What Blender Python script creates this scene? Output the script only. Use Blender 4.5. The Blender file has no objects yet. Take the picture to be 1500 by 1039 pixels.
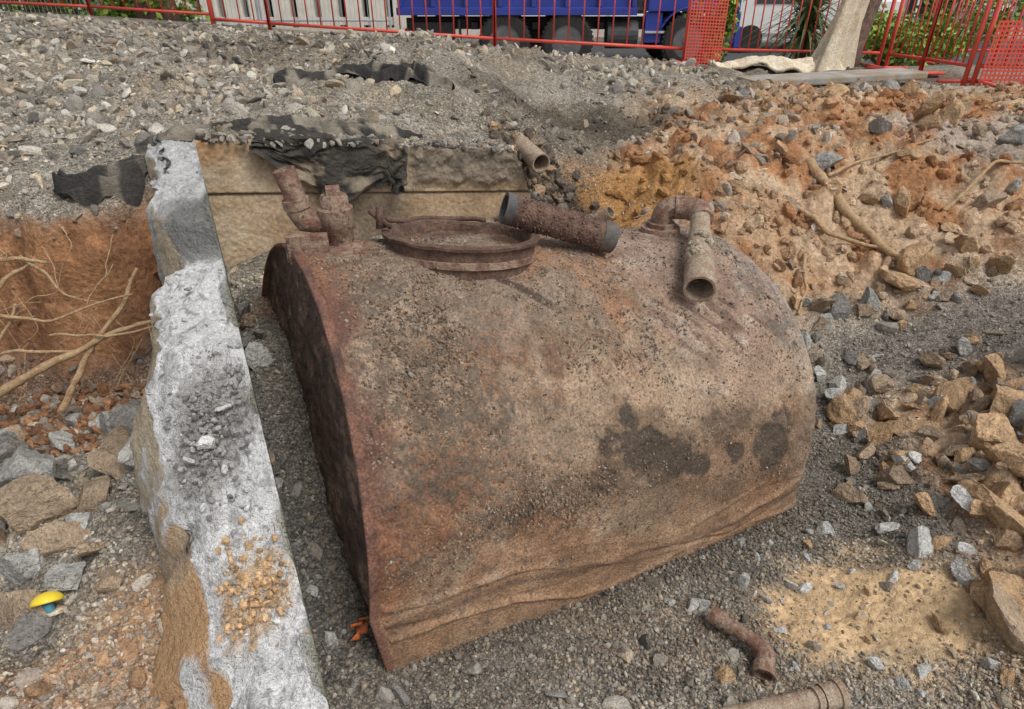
import bpy, bmesh, math, random
import numpy as np
from mathutils import Vector, Matrix
rng=np.random.default_rng(7); random.seed(7)
SC=bpy.context.scene; COLL=bpy.context.collection

# ------------------------------------------------------------------ noise
def _h(ix,iy,iz,seed):
    h=(ix.astype(np.int64)*374761393+iy.astype(np.int64)*668265263+iz.astype(np.int64)*2147483647+seed*974634777)&0xffffffff
    h=((h^(h>>13))*1274126177)&0xffffffff
    h=((h^(h>>16))*2246822519)&0xffffffff
    return ((h^(h>>15))&0xffffff)/float(0xffffff)
def vn(x,y,z=None,seed=0):
    x=np.asarray(x,float);y=np.asarray(y,float)
    z=np.zeros_like(x) if z is None else np.asarray(z,float)
    ix,iy,iz=np.floor(x),np.floor(y),np.floor(z)
    fx,fy,fz=x-ix,y-iy,z-iz
    fx=fx*fx*(3-2*fx);fy=fy*fy*(3-2*fy);fz=fz*fz*(3-2*fz)
    r=0
    for a in (0,1):
        wx=fx if a else 1-fx
        for b in (0,1):
            wy=fy if b else 1-fy
            for c in (0,1):
                wz=fz if c else 1-fz
                r=r+wx*wy*wz*_h(ix+a,iy+b,iz+c,seed)
    return r*2-1
def fbm(x,y,z=None,oct=4,seed=0,gain=.5):
    r=0;a=1.;s=0
    x=np.asarray(x,float);y=np.asarray(y,float)
    zz=np.zeros_like(x) if z is None else z
    for i in range(oct):
        r=r+a*vn(x*2**i+i*17.3,y*2**i-i*9.1,zz*2**i+i*5.7,seed+i);s+=a;a*=gain
    return r/s
def sst(a,b,x):
    t=np.clip((x-a)/(b-a),0,1);return t*t*(3-2*t)
def mix(a,b,t):
    t=np.asarray(t)[...,None];return a*(1-t)+np.asarray(b)*t

# ------------------------------------------------------------------ mesh helpers
def npmesh(name,V,F,mat,col=None,smooth=False,parent=None):
    V=np.asarray(V,np.float32);F=np.asarray(F,np.int32)
    me=bpy.data.meshes.new(name);k=F.shape[1]
    me.vertices.add(len(V));me.vertices.foreach_set("co",V.ravel())
    me.loops.add(F.size);me.loops.foreach_set("vertex_index",F.ravel())
    me.polygons.add(len(F));me.polygons.foreach_set("loop_start",np.arange(0,F.size,k,dtype=np.int32))
    me.polygons.foreach_set("use_smooth",np.full(len(F),smooth,dtype=bool))
    me.update(calc_edges=True)
    if col is not None:
        c=np.ones((len(V),4),np.float32);c[:,:col.shape[1]]=np.clip(col,0,1)
        at=me.color_attributes.new("Col",'FLOAT_COLOR','POINT');at.data.foreach_set("color",c.ravel())
    me.validate()
    me.materials.append(mat)
    o=bpy.data.objects.new(name,me);COLL.objects.link(o)
    if parent: o.parent=parent
    return o
def grid_faces(nr,nc):
    i=np.arange(nr-1)[:,None]*nc+np.arange(nc-1)[None,:]
    i=i.ravel();return np.stack([i,i+1,i+nc+1,i+nc],1)
def empty(name,loc=(0,0,0)):
    e=bpy.data.objects.new(name,None);COLL.objects.link(e);e.empty_display_size=.1;return e

class Geo:
    def __init__(s): s.v=[];s.f=[]
    def add(s,V,F):
        n=len(s.v);s.v.extend([tuple(p) for p in V]);s.f.extend([tuple(int(i)+n for i in f) for f in F])
    def box(s,c,d,rot=None):
        V=[];
        for z in (-.5,.5):
            for x,y in ((-.5,-.5),(.5,-.5),(.5,.5),(-.5,.5)):
                p=Vector((x*d[0],y*d[1],z*d[2]))
                if rot is not None: p=rot@p
                V.append(p+Vector(c))
        s.add(V,[(3,2,1,0),(4,5,6,7),(0,1,5,4),(1,2,6,5),(2,3,7,6),(3,0,4,7)])
    def beam(s,a,b,w,h=None):
        a=Vector(a);b=Vector(b);h=h or w;d=b-a
        up=Vector((0,0,1)) if abs(d.normalized().z)<.95 else Vector((0,1,0))
        X=d.normalized();Y=up.cross(X).normalized();Z=X.cross(Y)
        R=Matrix((X,Y,Z)).transposed()
        s.box((a+b)/2,(d.length,w,h),R)
    def tube(s,pts,rads,n=16,tans=None,cap=True,wob=0,seed=0):
        P=[Vector(p) for p in pts];m=len(P)
        if tans is None:
            tans=[]
            for i in range(m):
                d=(P[min(i+1,m-1)]-P[max(i-1,0)]);tans.append(d.normalized())
        T=[Vector(t).normalized() for t in tans]
        ref=Vector((0,0,1)) if abs(T[0].z)<.9 else Vector((1,0,0))
        N=(ref-T[0]*ref.dot(T[0])).normalized();V=[];rr=random.Random(seed)
        for i in range(m):
            N=(N-T[i]*N.dot(T[i])).normalized();B=T[i].cross(N)
            for j in range(n):
                a=2*math.pi*j/n
                r=rads[i]*(1+(rr.uniform(-wob,wob) if wob else 0))
                V.append(P[i]+(N*math.cos(a)+B*math.sin(a))*r)
        F=[]
        for i in range(m-1):
            for j in range(n):
                k=(j+1)%n;F.append((i*n+j,i*n+k,(i+1)*n+k,(i+1)*n+j))
        if cap:
            F.append(tuple(range(n-1,-1,-1)));F.append(tuple(range((m-1)*n,m*n)))
        s.add(V,F)
    def obj(s,name,mat,parent=None,smooth=False,bevel=0):
        me=bpy.data.meshes.new(name);me.from_pydata([tuple(v) for v in s.v],[],s.f);me.update()
        bm=bmesh.new();bm.from_mesh(me);bmesh.ops.recalc_face_normals(bm,faces=bm.faces);bm.to_mesh(me);bm.free()
        if smooth: me.polygons.foreach_set("use_smooth",[True]*len(me.polygons))
        me.materials.append(mat);o=bpy.data.objects.new(name,me);COLL.objects.link(o)
        if parent:o.parent=parent
        if bevel:
            b=o.modifiers.new("b",'BEVEL');b.width=bevel;b.segments=2;b.limit_method='ANGLE'
        return o
def smooth_by_angle(o,ang=40):
    me=o.data;bm=bmesh.new();bm.from_mesh(me)
    for f in bm.faces:f.smooth=True
    for e in bm.edges:
        if len(e.link_faces)==2 and e.calc_face_angle(0)>math.radians(ang): e.smooth=False
    bm.to_mesh(me);bm.free()

# ------------------------------------------------------------------ materials
def newmat(name):
    m=bpy.data.materials.new(name);m.use_nodes=True;nt=m.node_tree
    return m,nt,nt.nodes['Principled BSDF']
def N(nt,t,**k):
    n=nt.nodes.new(t)
    for a,b in k.items(): setattr(n,a,b)
    return n
def ramp(nt,src,stops):
    r=N(nt,'ShaderNodeValToRGB');nt.links.new(src,r.inputs[0])
    e=r.color_ramp.elements
    while len(e)<len(stops): e.new(.5)
    for el,(p,c) in zip(e,stops):
        el.position=p;el.color=(c,c,c,1) if not hasattr(c,'__len__') else (*c,1)
    return r.outputs[0]
def noise(nt,vec,scale,det=3,rough=.6):
    n=N(nt,'ShaderNodeTexNoise');n.inputs['Scale'].default_value=scale;n.inputs['Detail'].default_value=det;n.inputs['Roughness'].default_value=rough
    nt.links.new(vec,n.inputs['Vector']);return n.outputs['Fac']
def voro(nt,vec,scale,feat='F1'):
    n=N(nt,'ShaderNodeTexVoronoi');n.feature=feat;n.inputs['Scale'].default_value=scale
    nt.links.new(vec,n.inputs['Vector']);return n
def mul(nt,a,b,fac=1.,mode='MULTIPLY'):
    m=N(nt,'ShaderNodeMix',data_type='RGBA',blend_type=mode);m.inputs[0].default_value=fac if not hasattr(fac,'links') else 0
    if hasattr(fac,'links'): nt.links.new(fac,m.inputs[0])
    for s,i in ((a,6),(b,7)):
        if hasattr(s,'links'): nt.links.new(s,m.inputs[i])
        else: m.inputs[i].default_value=(*s,1)
    return m.outputs[2]
def bump(nt,src,dist,st=1.,prev=None):
    b=N(nt,'ShaderNodeBump');b.inputs['Strength'].default_value=st if not hasattr(st,'links') else 1
    if hasattr(st,'links'): nt.links.new(st,b.inputs['Strength'])
    b.inputs['Distance'].default_value=dist
    nt.links.new(src,b.inputs['Height'])
    if prev is not None: nt.links.new(prev,b.inputs['Normal'])
    return b.outputs[0]
def attrmat(name,rough=.92,sp1=(9,.55,1.3),sp2=(90,.5,1.4),peb=None,b1=(60,.01),b2=(250,.004),spec=.2):
    m,nt,P=newmat(name);g=N(nt,'ShaderNodeNewGeometry').outputs['Position']
    at=N(nt,'ShaderNodeAttribute',attribute_name='Col');a=at.outputs['Color'];c=a
    for sc,lo,hi in (sp1,sp2):
        c=mul(nt,c,ramp(nt,noise(nt,g,sc),[(.3,lo),(.7,hi)]))
    if peb:
        v=voro(nt,g,peb[0]);h=N(nt,'ShaderNodeSeparateColor');nt.links.new(v.outputs['Color'],h.inputs[0])
        al=at.outputs['Alpha']
        c=mul(nt,c,ramp(nt,h.outputs[0],[(0,peb[1]),(1,peb[2])]),al)
        c=mul(nt,c,ramp(nt,v.outputs['Distance'],[(.0,1.05),(.4,1.0),(.75,.5)]),al)
    nt.links.new(c,P.inputs['Base Color'])
    n=None
    if peb:
        n=bump(nt,ramp(nt,v.outputs['Distance'],[(0,1),(.7,0)]),peb[3],al)
    n=bump(nt,noise(nt,g,b1[0]),b1[1],1.,n);n=bump(nt,noise(nt,g,b2[0],2),b2[1],1.,n)
    nt.links.new(n,P.inputs['Normal']);P.inputs['Roughness'].default_value=rough
    P.inputs['Specular IOR Level'].default_value=spec
    return m
def plain(name,col,rough=.6,metal=0,var=.25,sc=12,bmp=.002,dirt=None):
    m,nt,P=newmat(name);g=N(nt,'ShaderNodeNewGeometry').outputs['Position']
    c=mul(nt,tuple(col),ramp(nt,noise(nt,g,sc),[(.3,1-var),(.7,1+var)]))
    if dirt:
        f=ramp(nt,noise(nt,g,sc*.45),[(.42,0.),(.62,1.)]);c=mul(nt,c,tuple(dirt),f,'MIX')
    nt.links.new(c,P.inputs['Base Color']);P.inputs['Roughness'].default_value=rough;P.inputs['Metallic'].default_value=metal
    if bmp: nt.links.new(bump(nt,noise(nt,g,sc*8),bmp),P.inputs['Normal'])
    return m
M_ground=attrmat("soil_and_gravel",peb=(120,.6,1.45,.005),sp1=(5,.75,1.25),sp2=(40,.7,1.3),b1=(45,.016))
M_stone=attrmat("stone",sp1=(14,.82,1.2),sp2=(120,.72,1.3),b1=(70,.008))
M_clay=attrmat("clay_clod",sp1=(14,.75,1.25),sp2=(90,.7,1.3),b1=(45,.02),b2=(200,.006))
M_conc=attrmat("broken_concrete",sp1=(12,.85,1.12),sp2=(130,.75,1.2),b1=(45,.018),b2=(220,.007))
M_tank=attrmat("rusted_steel_tank",rough=.72,sp1=(9,.72,1.25),sp2=(120,.58,1.42),b1=(110,.008),b2=(420,.003),spec=.35)
M_grit=attrmat("rust_grit",sp1=(30,.85,1.2),sp2=(300,.8,1.2),b1=(300,.002),b2=(600,.001))
M_wall=attrmat("old_concrete_wall",sp1=(6,.8,1.2),sp2=(60,.75,1.2),b1=(40,.006),b2=(200,.003))
def rustmat(name,c1,c2,c3,sc=18):
    m,nt,P=newmat(name);g=N(nt,'ShaderNodeNewGeometry').outputs['Position']
    c=mul(nt,tuple(c1),tuple(c2),ramp(nt,noise(nt,g,sc),[(.4,0.),(.6,1.)]),'MIX')
    c=mul(nt,c,tuple(c3),ramp(nt,noise(nt,g,sc*2.7,6,.7),[(.5,0.),(.66,1.)]),'MIX')
    c=mul(nt,c,ramp(nt,noise(nt,g,sc*9),[(.3,.65),(.7,1.3)]))
    nt.links.new(c,P.inputs['Base Color']);P.inputs['Roughness'].default_value=.85
    n=bump(nt,noise(nt,g,sc*4),.008);n=bump(nt,noise(nt,g,sc*18),.003,1,n);nt.links.new(n,P.inputs['Normal']);return m
M_rust=rustmat("rusty_iron",(.22,.115,.08),(.35,.25,.18),(.1,.06,.045))
M_rustdk=rustmat("dark_rusty_iron",(.115,.06,.043),(.2,.12,.08),(.075,.06,.05),26)
M_pipe=rustmat("dusty_steel_pipe",(.42,.33,.24),(.33,.22,.15),(.48,.42,.33),22)
M_pipein=plain("pipe_inner",(.06,.085,.08),.7)
M_grey=plain("grey_collar",(.06,.065,.067),.65,0,.4,30,.003,(.14,.11,.09))
M_cloth=attrmat("geotextile",sp1=(8,.7,1.3),sp2=(120,.8,1.2),b1=(60,.01),b2=(500,.001))
M_root=rustmat("root",(.52,.36,.2),(.42,.25,.13),(.6,.45,.27),30)
M_red=plain("red_barrier_paint",(.68,.09,.06),.45,0,.15,6,0)
M_redp=plain("red_plastic_mesh",(.66,.09,.06),.5,0,.1,6,0)
M_galv=plain("galvanised_steel",(.5,.52,.54),.45,.4,.12,6,0)
M_hub=plain("wheel_hub",(.12,.12,.12),.6,.2,.3,6,0)
M_blue=plain("blue_truck_paint",(.03,.05,.28),.3,0,.12,3,0)
M_tyre=plain("tyre_rubber",(.022,.021,.02),.85,0,.3,14,.003)
M_chas=plain("truck_chassis",(.05,.05,.052),.6,0,.3,8,0)
M_glass=plain("dark_glass",(.05,.06,.07),.12,0,.1,2,0)
M_white=plain("white_paint",(.78,.78,.76),.5,0,.06,2,0)
M_stonew=plain("pale_stone",(.6,.57,.5),.8,0,.12,3,0)
M_dgrey=plain("grey_cladding",(.2,.21,.22),.6,0,.12,2,0)
M_asph=plain("asphalt",(.06,.06,.062),.9,0,.25,10,.004)
M_pave=plain("pavement",(.34,.32,.29),.9,0,.25,7,.004,(.3,.23,.16))
M_wood=rustmat("torn_wood",(.72,.63,.48),(.62,.5,.34),(.78,.7,.57),9)
M_bark=rustmat("bark",(.14,.095,.07),(.24,.15,.11),(.08,.055,.045),12)
M_yel=plain("yellow_plastic",(.8,.6,.04),.4,0,.08,10,0)
M_teal=plain("blue_peg",(.06,.24,.33),.5,0,.2,10,0)
M_orange=plain("orange_rag",(.6,.15,.04),.7,0,.4,20,.002,(.3,.12,.06))
def leafmat(name,c1,c2):
    m,nt,P=newmat(name);oi=N(nt,'ShaderNodeNewGeometry')
    c=mul(nt,tuple(c1),tuple(c2),oi.outputs['Random Per Island'],'MIX')
    nt.links.new(c,P.inputs['Base Color']);P.inputs['Roughness'].default_value=.5
    return m
M_leaf=leafmat("leaf",(.06,.15,.02),(.34,.46,.06))
M_flax=leafmat("strap_leaf",(.06,.11,.04),(.26,.3,.12))

# ------------------------------------------------------------------ tank frame
CT=np.array([-.781,1.858,.367]);YAW=math.radians(29.);TILT=math.radians(-7.3);TL=1.841;TR=.8;TB=.259
AX=np.array([math.cos(YAW)*math.cos(TILT),math.sin(YAW)*math.cos(TILT),math.sin(TILT)])
FR=np.array([math.sin(YAW),-math.cos(YAW),0.]);UP=np.cross(FR,AX);UP=UP if UP[2]>0 else -UP
def tank_uv(x,y):
    dx,dy=x-CT[0],y-CT[1];c,s=math.cos(YAW),math.sin(YAW)
    return (dx*c+dy*s),(dx*s-dy*c)   # along axis , toward front

# ------------------------------------------------------------------ terrain
shared=[(.5,.6,.05),(1.35,1.13,.0),(.9,1.3,.0),(2.03,2.07,.18),(1.4,1.75,-.02),(2.6,1.4,.40),(1.75,1.0,.16),(2.2,3.0,.24),(1.7,2.83,.08),(1.75,2.4,.03),(2.88,3.64,.66),
 (1.9,3.69,.52),(1.46,3.75,.71),(1.1,4.1,.9),(.43,4.3,.98),(1.88,4.46,1.02),(2.74,4.28,.93),(2.94,5.2,1.10),(4.4,6.2,1.06),(5.,4.,1.),(4.2,3.2,.8),(4,2,.65),
 (3.13,7.,1.08),(2.2,8.7,1.08),(5,9,1.03),(8,8,1.1),(12,4,1.2),(9,-3,1),(0,-3,.3),(-8,-3,1),(1.4,6.3,1.12),(.66,4.05,.68),(.4,3.85,.58),(9,9.8,1.1)]
low=[(-.39,1.05,.17),(.04,1.35,.07),(.474,1.58,.02),(.907,1.83,-.03),(1.2,2.,-.05),(0,1.07,.1),(0,.3,.1),(-.4,.6,.2),(-.8,.8,.3),(-1.,1.1,.3),
 (-.6,1.28,.23),(-.72,1.55,.42),(-.84,1.8,.62),(-.98,2.1,.76),(-1.2,2.5,.72),(-1.42,2.95,.67),(0,2.2,.1),(.7,2.5,.0),(-.3,1.8,.1),(-.5,2.6,.5),(-.3,3.2,.6),(.3,3.5,.58),(.9,3.5,.55),
 (-1.39,1.235,.3),(-1.73,1.84,.28),(-2.05,2.36,.22),(-2.6,1.5,.3),(-2.8,2.3,.25),(-4,1.,.5),(-1.5,2.3,.3)]
high=[(-2.03,2.85,1.12),(-1.6,3.1,1.26),(-1.2,3.4,1.31),(-.9,3.6,1.29),(-.3,3.85,1.19),(.1,4.05,1.12),(-2,4.1,1.36),(-3,3.1,1.15),(-3.5,5,1.42),(-6,8.7,1.6),(-3,8.8,1.42),(-.6,5.1,1.38),(-1.4,4.6,1.4),(.1,8.2,1.2),
 (-1,7.5,1.38),(.55,5.2,.93),(.4,6.2,1.22),(-.2,5.7,1.38),(-7,3,1.3),(-9,9,1.7),(-.3,4.6,1.30)]
def rbf(pts):
    A=np.array(pts);xy=A[:,:2];z=A[:,2];n=len(A)
    K=np.sqrt(((xy[:,None]-xy[None])**2).sum(-1)+.01)
    M=np.zeros((n+1,n+1));M[:n,:n]=K;M[:n,n]=1;M[n,:n]=1
    w=np.linalg.solve(M,np.append(z,0));return xy,w
RL=rbf(shared+low);RH=rbf(shared+high)
def rev(R,x,y):
    xy,w=R;r=np.full(x.shape,w[-1])
    for (a,b),c in zip(xy,w[:-1]): r=r+c*np.sqrt((x-a)**2+(y-b)**2+.01)
    return r
def rimline(x):
    return np.interp(x,[-9,-3,-2.2,-1.75,-1.5,-1.44,.09,.5,.9,12],[2.6,2.55,2.65,2.62,2.85,3.09,3.93,4.0,3.9,3.8])
def rimw(x): return np.interp(x,[-9,-1.75,-1.5,-1.4,0.05,.3,.9,12],[.4,.3,.2,.06,.06,.3,.8,.8])
def rimS(x,y):
    wob=fbm(x*2.5,y*2.5,oct=3,seed=5)*.12*sst(-1.45,-1.7,x)+fbm(x*3,y*3,oct=2,seed=6)*.1*sst(.1,.4,x)
    return sst(-.5,.5,(y-rimline(x)+wob)/rimw(x))
def blob(x,y,cx,cy,rx,ry,n,edge=.35):
    d=np.sqrt(((x-cx)/rx)**2+((y-cy)/ry)**2)+n
    return sst(1+edge,1-edge,d)
def claymask(x,y):
    n=fbm(x*1.6,y*1.6,oct=4,seed=31)*.35
    w=sst(.75,1.15,x+n*.8)*sst(2.8,3.4,y+n+(x-1.9)*-.25)*sst(6.8,5.2,y+n*1.5-.3*(x-2))
    w=np.maximum(w,sst(.5,.8,x)*sst(3.6,3.9,y)*sst(4.9,4.5,y+n))
    w=np.maximum(w,sst(1.6,2.0,x+n*.7)*sst(2.9,2.5,y+n*.5))
    return np.clip(w,0,1)
def facemask(x,y):
    S=rimS(x,y);return S*(1-S)*4*sst(-1.4,-1.6,x)
def H(x,y,detail=True):
    x=np.asarray(x,float);y=np.asarray(y,float)
    S=rimS(x,y);z=rev(RL,x,y)*(1-S)+rev(RH,x,y)*S
    lat=np.interp(x,[-6,-2.5,0],[1.0,.7,0.])
    far=sst(9.0,10.6,y-lat)
    cm=claymask(x,y)
    md=sst(3.6,4.4,y)
    d=fbm(x*1.3,y*1.3,oct=3,seed=1)*(.05+.11*md)+fbm(x*5,y*5,oct=3,seed=2)*(.028+.05*md)
    if detail: d=d+fbm(x*30,y*30,oct=3,seed=3)*.010+cm*(np.abs(fbm(x*6,y*6,oct=4,seed=4))*.15-.03)
    d=d*sst(9.2,7.6,y)
    fm=facemask(x,y)
    d=d+fm*(fbm(x*4,y*9,oct=4,seed=12)*.16+fbm(x*14,y*24,oct=3,seed=14)*.08)
    d=d+fm*.05*np.sin(z*26+4*fbm(x*2,y*2,oct=2,seed=13))
    d=d*(1-far)
    s,fn=tank_uv(x,y)
    near=sst(.35,.0,np.maximum(np.maximum(-s,s-2.15),np.abs(fn)-.8))
    d=d*(1-.7*near)
    big=sst(14,9,np.abs(x))*sst(-6,-2,y)
    z=z*big+.6*(1-big)
    z=z*(1-far)+.4*far
    return z+d
def gcol(x,y,alpha=False):
    n=fbm(x*2.2,y*2.2,oct=4,seed=41);n2=fbm(x*6,y*6,oct=3,seed=42)
    S=rimS(x,y);Z0=np.zeros(x.shape+(3,))
    c=Z0+np.array([.37,.33,.27])
    c=mix(c,[.25,.22,.175],sst(-.1,.5,n2)*.8)
    c=mix(c,[.42,.34,.24],sst(.0,.5,n)*.6*sst(3.3,4.2,y))
    c=mix(c,[.22,.175,.13],sst(.0,.4,fbm(x*.9,y*.9,oct=3,seed=45))*.75*sst(3.3,4.2,y))
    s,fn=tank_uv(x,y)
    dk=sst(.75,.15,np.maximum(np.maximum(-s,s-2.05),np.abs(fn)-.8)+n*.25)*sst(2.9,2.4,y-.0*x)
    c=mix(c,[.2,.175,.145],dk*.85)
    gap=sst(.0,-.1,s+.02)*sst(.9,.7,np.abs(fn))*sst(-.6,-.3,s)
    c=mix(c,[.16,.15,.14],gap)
    c=mix(c,[.13,.095,.07],sst(.10,.0,np.abs(np.abs(fn)-.82))*sst(-.05,.2,s)*sst(2.1,1.7,s)*.75*(y<2.6))  # contact shade of the gap along the tank's foot, painted into the soil colour
    c=mix(c,[.3,.22,.15],blob(x,y,.7,1.35,.5,.2,n2*.7)*.5)
    cl=claymask(x,y)
    cc=mix(Z0+np.array([.48,.315,.19]),[.38,.19,.09],sst(-.15,.35,n2+n*.5))
    cc=mix(cc,[.56,.43,.30],sst(.0,.5,-n2)*.55)
    cc=mix(cc,[.34,.25,.18],sst(.05,.4,fbm(x*1.3,y*1.3,oct=3,seed=46))*.6*sst(4.2,5.,y))
    c=mix(c,cc,cl)
    c=mix(c,[.42,.225,.085],blob(x,y,.78,4.05,.4,.28,n2*.3)*.95)
    c=mix(c,[.06,.045,.034],blob(x,y,.30,3.82,.26,.22,n2*.4)*.95)  # shade inside the hollow behind the tank, painted as a dark blob
    c=mix(c,[.13,.105,.078],blob(x,y,.6,5.15,.85,.4,n2*.4)*.9)
    c=mix(c,[.23,.2,.17],blob(x,y,2.5,2.95,.7,.22,n2*.5)*.9)
    c=mix(c,[.21,.185,.155],blob(x,y,1.6,2.2,.2,.75,n2*.5)*.8)
    c=mix(c,[.34,.3,.26],blob(x,y,3.6,4.6,1.,.35,n2*.5)*.7)
    sand=blob(x,y,1.3,1.48,.44,.26,n2*.6)
    c=mix(c,[.6,.42,.24],sand*.97)
    c=mix(c,[.55,.38,.22],blob(x,y,1.75,1.15,.35,.3,n2*.4)*.8)
    lf=np.clip(sst(.02,.2,S)*sst(1.,.8,S)*sst(-1.4,-1.55,x),0,1)
    lc=mix(Z0+np.array([.42,.215,.105]),[.23,.115,.06],sst(-.2,.3,n2+.4*fbm(x*9,y*20,oct=3,seed=47)))
    c=mix(c,lc,lf)
    c=mix(c,[.32,.17,.095],blob(x,y,-2.3,2.4,1.2,.2,n2*.5)*.7*(1-S))
    bl_=blob(x,y,-1.02,1.05,.28,.35,n2*.4)*(1-S)
    c=mix(c,[.48,.285,.155],bl_*.9)
    c=mix(c,[.44,.27,.16],blob(x,y,-1.25,.98,.3,.14,n2*.4)*.7)
    if alpha:
        al=1-np.clip(np.maximum.reduce([cl*.8,sand,lf,bl_]),0,1)
        return np.concatenate([c,al[...,None]],-1)
    return c
def axis(spec):
    out=[spec[0][0]]
    for (a,da),(b,db) in zip(spec[:-1],spec[1:]):
        n=max(1,int(round((b-a)/((da+db)/2))));t=np.linspace(0,1,n+1)[1:]
        k=(db-da)/(da+db) if (da+db) else 0
        out.extend(list(a+(b-a)*(t*(1-k)+k*t*t)))
    return np.array(out)
gx=axis([(-350,40),(-30,6),(-9,.3),(-3.2,.03),(-2,.014),(2.6,.014),(4,.03),(9,.2),(30,6),(350,40)])
gy=axis([(-80,20),(-6,1.5),(.4,.06),(.8,.010),(2.2,.011),(2.4,.006),(2.9,.006),(4.5,.02),(9.5,.05),(12,.4),(40,6),(500,50)])
GX,GY=np.meshgrid(gx,gy)
GZ=H(GX,GY)
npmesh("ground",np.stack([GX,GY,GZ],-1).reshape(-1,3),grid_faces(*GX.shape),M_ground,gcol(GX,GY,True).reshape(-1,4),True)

def wall_right(y): return -.481*y-.012
WY=[.55,.89,1.08,1.355,1.64,1.975,2.08,2.105,2.13,2.3,3.02]
WZ=[.30,.40,.50,.72,.95,1.07,1.08,1.09,1.21,1.235,1.30]
def wtop(y): return np.interp(y,WY,WZ)
def wwid(y): return np.interp(y,[.55,.89,1.08,1.355,1.64,1.85,1.97,2.07,2.10,2.13,2.3,3.02],[.24,.25,.26,.31,.30,.28,.21,.11,.10,.15,.18,.19])
# ------------------------------------------------------------------ scatter
def ico(level):
    bm=bmesh.new();bmesh.ops.create_icosphere(bm,subdivisions=level,radius=1)
    V=np.array([v.co[:] for v in bm.verts]);F=np.array([[v.index for v in f.verts] for f in bm.faces]);bm.free();return V,F
def rocktemplates(level,k,seed,cut=.62,nz=.05,fr=3):
    r=np.random.default_rng(seed);V0,F=ico(level);out=[]
    for i in range(k):
        V=V0.copy()
        for j in range(11):
            n=r.normal(size=3);n/=np.linalg.norm(n);d=r.uniform(cut-.15,cut+.2)
            q=V@n;m=q>d;V[m]-=np.outer(q[m]-d,n)
        if nz:
            V=V*(1+nz*fbm(V0[:,0]*fr+i*9,V0[:,1]*fr,V0[:,2]*fr,3,seed)[:,None])
        out.append((V,F))
    return out
def randrot(n,r):
    q=r.normal(size=(n,4));q/=np.linalg.norm(q,axis=1)[:,None];w,x,y,z=q.T
    return np.stack([np.stack([1-2*(y*y+z*z),2*(x*y-z*w),2*(x*z+y*w)],-1),np.stack([2*(x*y+z*w),1-2*(x*x+z*z),2*(y*z-x*w)],-1),np.stack([2*(x*z-y*w),2*(y*z+x*w),1-2*(x*x+y*y)],-1)],1)
def scatter(name,temps,pos,size,cols,mat,r,flat=.6,smooth=False,parent=None,lng=1.25):
    n=len(pos);k=r.integers(0,len(temps),n);R=randrot(n,r);Vs=[];Fs=[];Cs=[];off=0
    sc=size[:,None]*np.stack([r.uniform(.8,lng,n),r.uniform(.65,1.1,n),r.uniform(flat*.6,flat*1.2,n)],-1)
    for t,(V,F) in enumerate(temps):
        I=np.where(k==t)[0]
        if not len(I): continue
        P=np.einsum('nij,nvj->nvi',R[I],V[None]*sc[I][:,None,:])+pos[I][:,None,:]
        Vs.append(P.reshape(-1,3));Fs.append((F[None]+(np.arange(len(I))*len(V))[:,None,None]).reshape(-1,3)+off)
        Cs.append(np.repeat(cols[I],len(V),0));off+=len(I)*len(V)
    return npmesh(name,np.concatenate(Vs),np.concatenate(Fs),mat,np.concatenate(Cs),smooth,parent)
def freeof(x,y,m=.0):
    s,fn=tank_uv(x,y)
    ok=~((s>-m)&(s<2.1+m)&(np.abs(fn)<.8+m))
    xr=wall_right(y);w=wwid(y)
    ok&=~((x<xr+m)&(x>xr-w-.1-m)&(y<3.05))
    t=(x+1.436)*.875+(y-3.0)*.485;q=-(x+1.436)*.485+(y-3.0)*.875
    ok&=~((t>0)&(t<1.8)&(q>-.02)&(q<.10))
    return ok
T1=rocktemplates(1,16,3,.7,0);T2=rocktemplates(2,12,4,.6,.06);T3=rocktemplates(4,10,5,.58,.12,4)
C2=rocktemplates(2,12,9,.72,.35,2.2)
def palette(x,y,r,kind):
    n=len(x);b=r.uniform(.6,1.4,n)[:,None]
    if kind=='gravel':
        base=np.array([[.34,.32,.28],[.42,.38,.3],[.29,.27,.24],[.52,.49,.43],[.2,.195,.185],[.46,.37,.26],[.27,.21,.16]])[r.integers(0,7,n)]
        c=base*.75+gcol(x,y)*.3
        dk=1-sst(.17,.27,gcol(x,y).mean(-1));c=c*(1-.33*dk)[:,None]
        return c*b
    g=gcol(x,y);return g*r.uniform(.7,1.25,n)[:,None]
def place(n,xr,yr,r,dens,smin,smax,pw=2.5,dist=True):
    x=r.uniform(*xr,n);u=r.random(n)
    y=(yr[0]**-.3+(u)*(yr[1]**-.3-yr[0]**-.3))**(-1/.3) if dist else r.uniform(*yr,n)
    keep=r.random(n)<dens(x,y);x,y=x[keep],y[keep]
    sz=smin+(smax-smin)*r.random(len(x))**pw
    ok=freeof(x,y,0.0);x,y,sz=x[ok],y[ok],sz[ok]
    s,fn=tank_uv(x,y);inn=(s>-.02-sz)&(s<2.1+sz)&(np.abs(fn)<.8+sz)&(sz>.02)
    x,y,sz=x[~inn],y[~inn],sz[~inn]
    return x,y,sz
r=np.random.default_rng(21)
def pos3(x,y,sz,k=.25): return np.stack([x,y,H(x,y)+sz*k],-1)
def dfine(x,y):
    d=1-.85*claymask(x,y)
    d=d*(1-.9*facemask(x,y));d=d*(1-.92*blob(x,y,1.3,1.48,.40,.22,0*x))
    return np.clip(d*(.75+.6*fbm(x*2,y*2,oct=3,seed=77)),0.04,1)
x,y,sz=place(75000,(-3.2,3.6),(.7,5.2),r,dfine,.004,.015,2)
scatter("gravel",T1,pos3(x,y,sz),sz,palette(x,y,r,'gravel'),M_stone,r)
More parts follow.
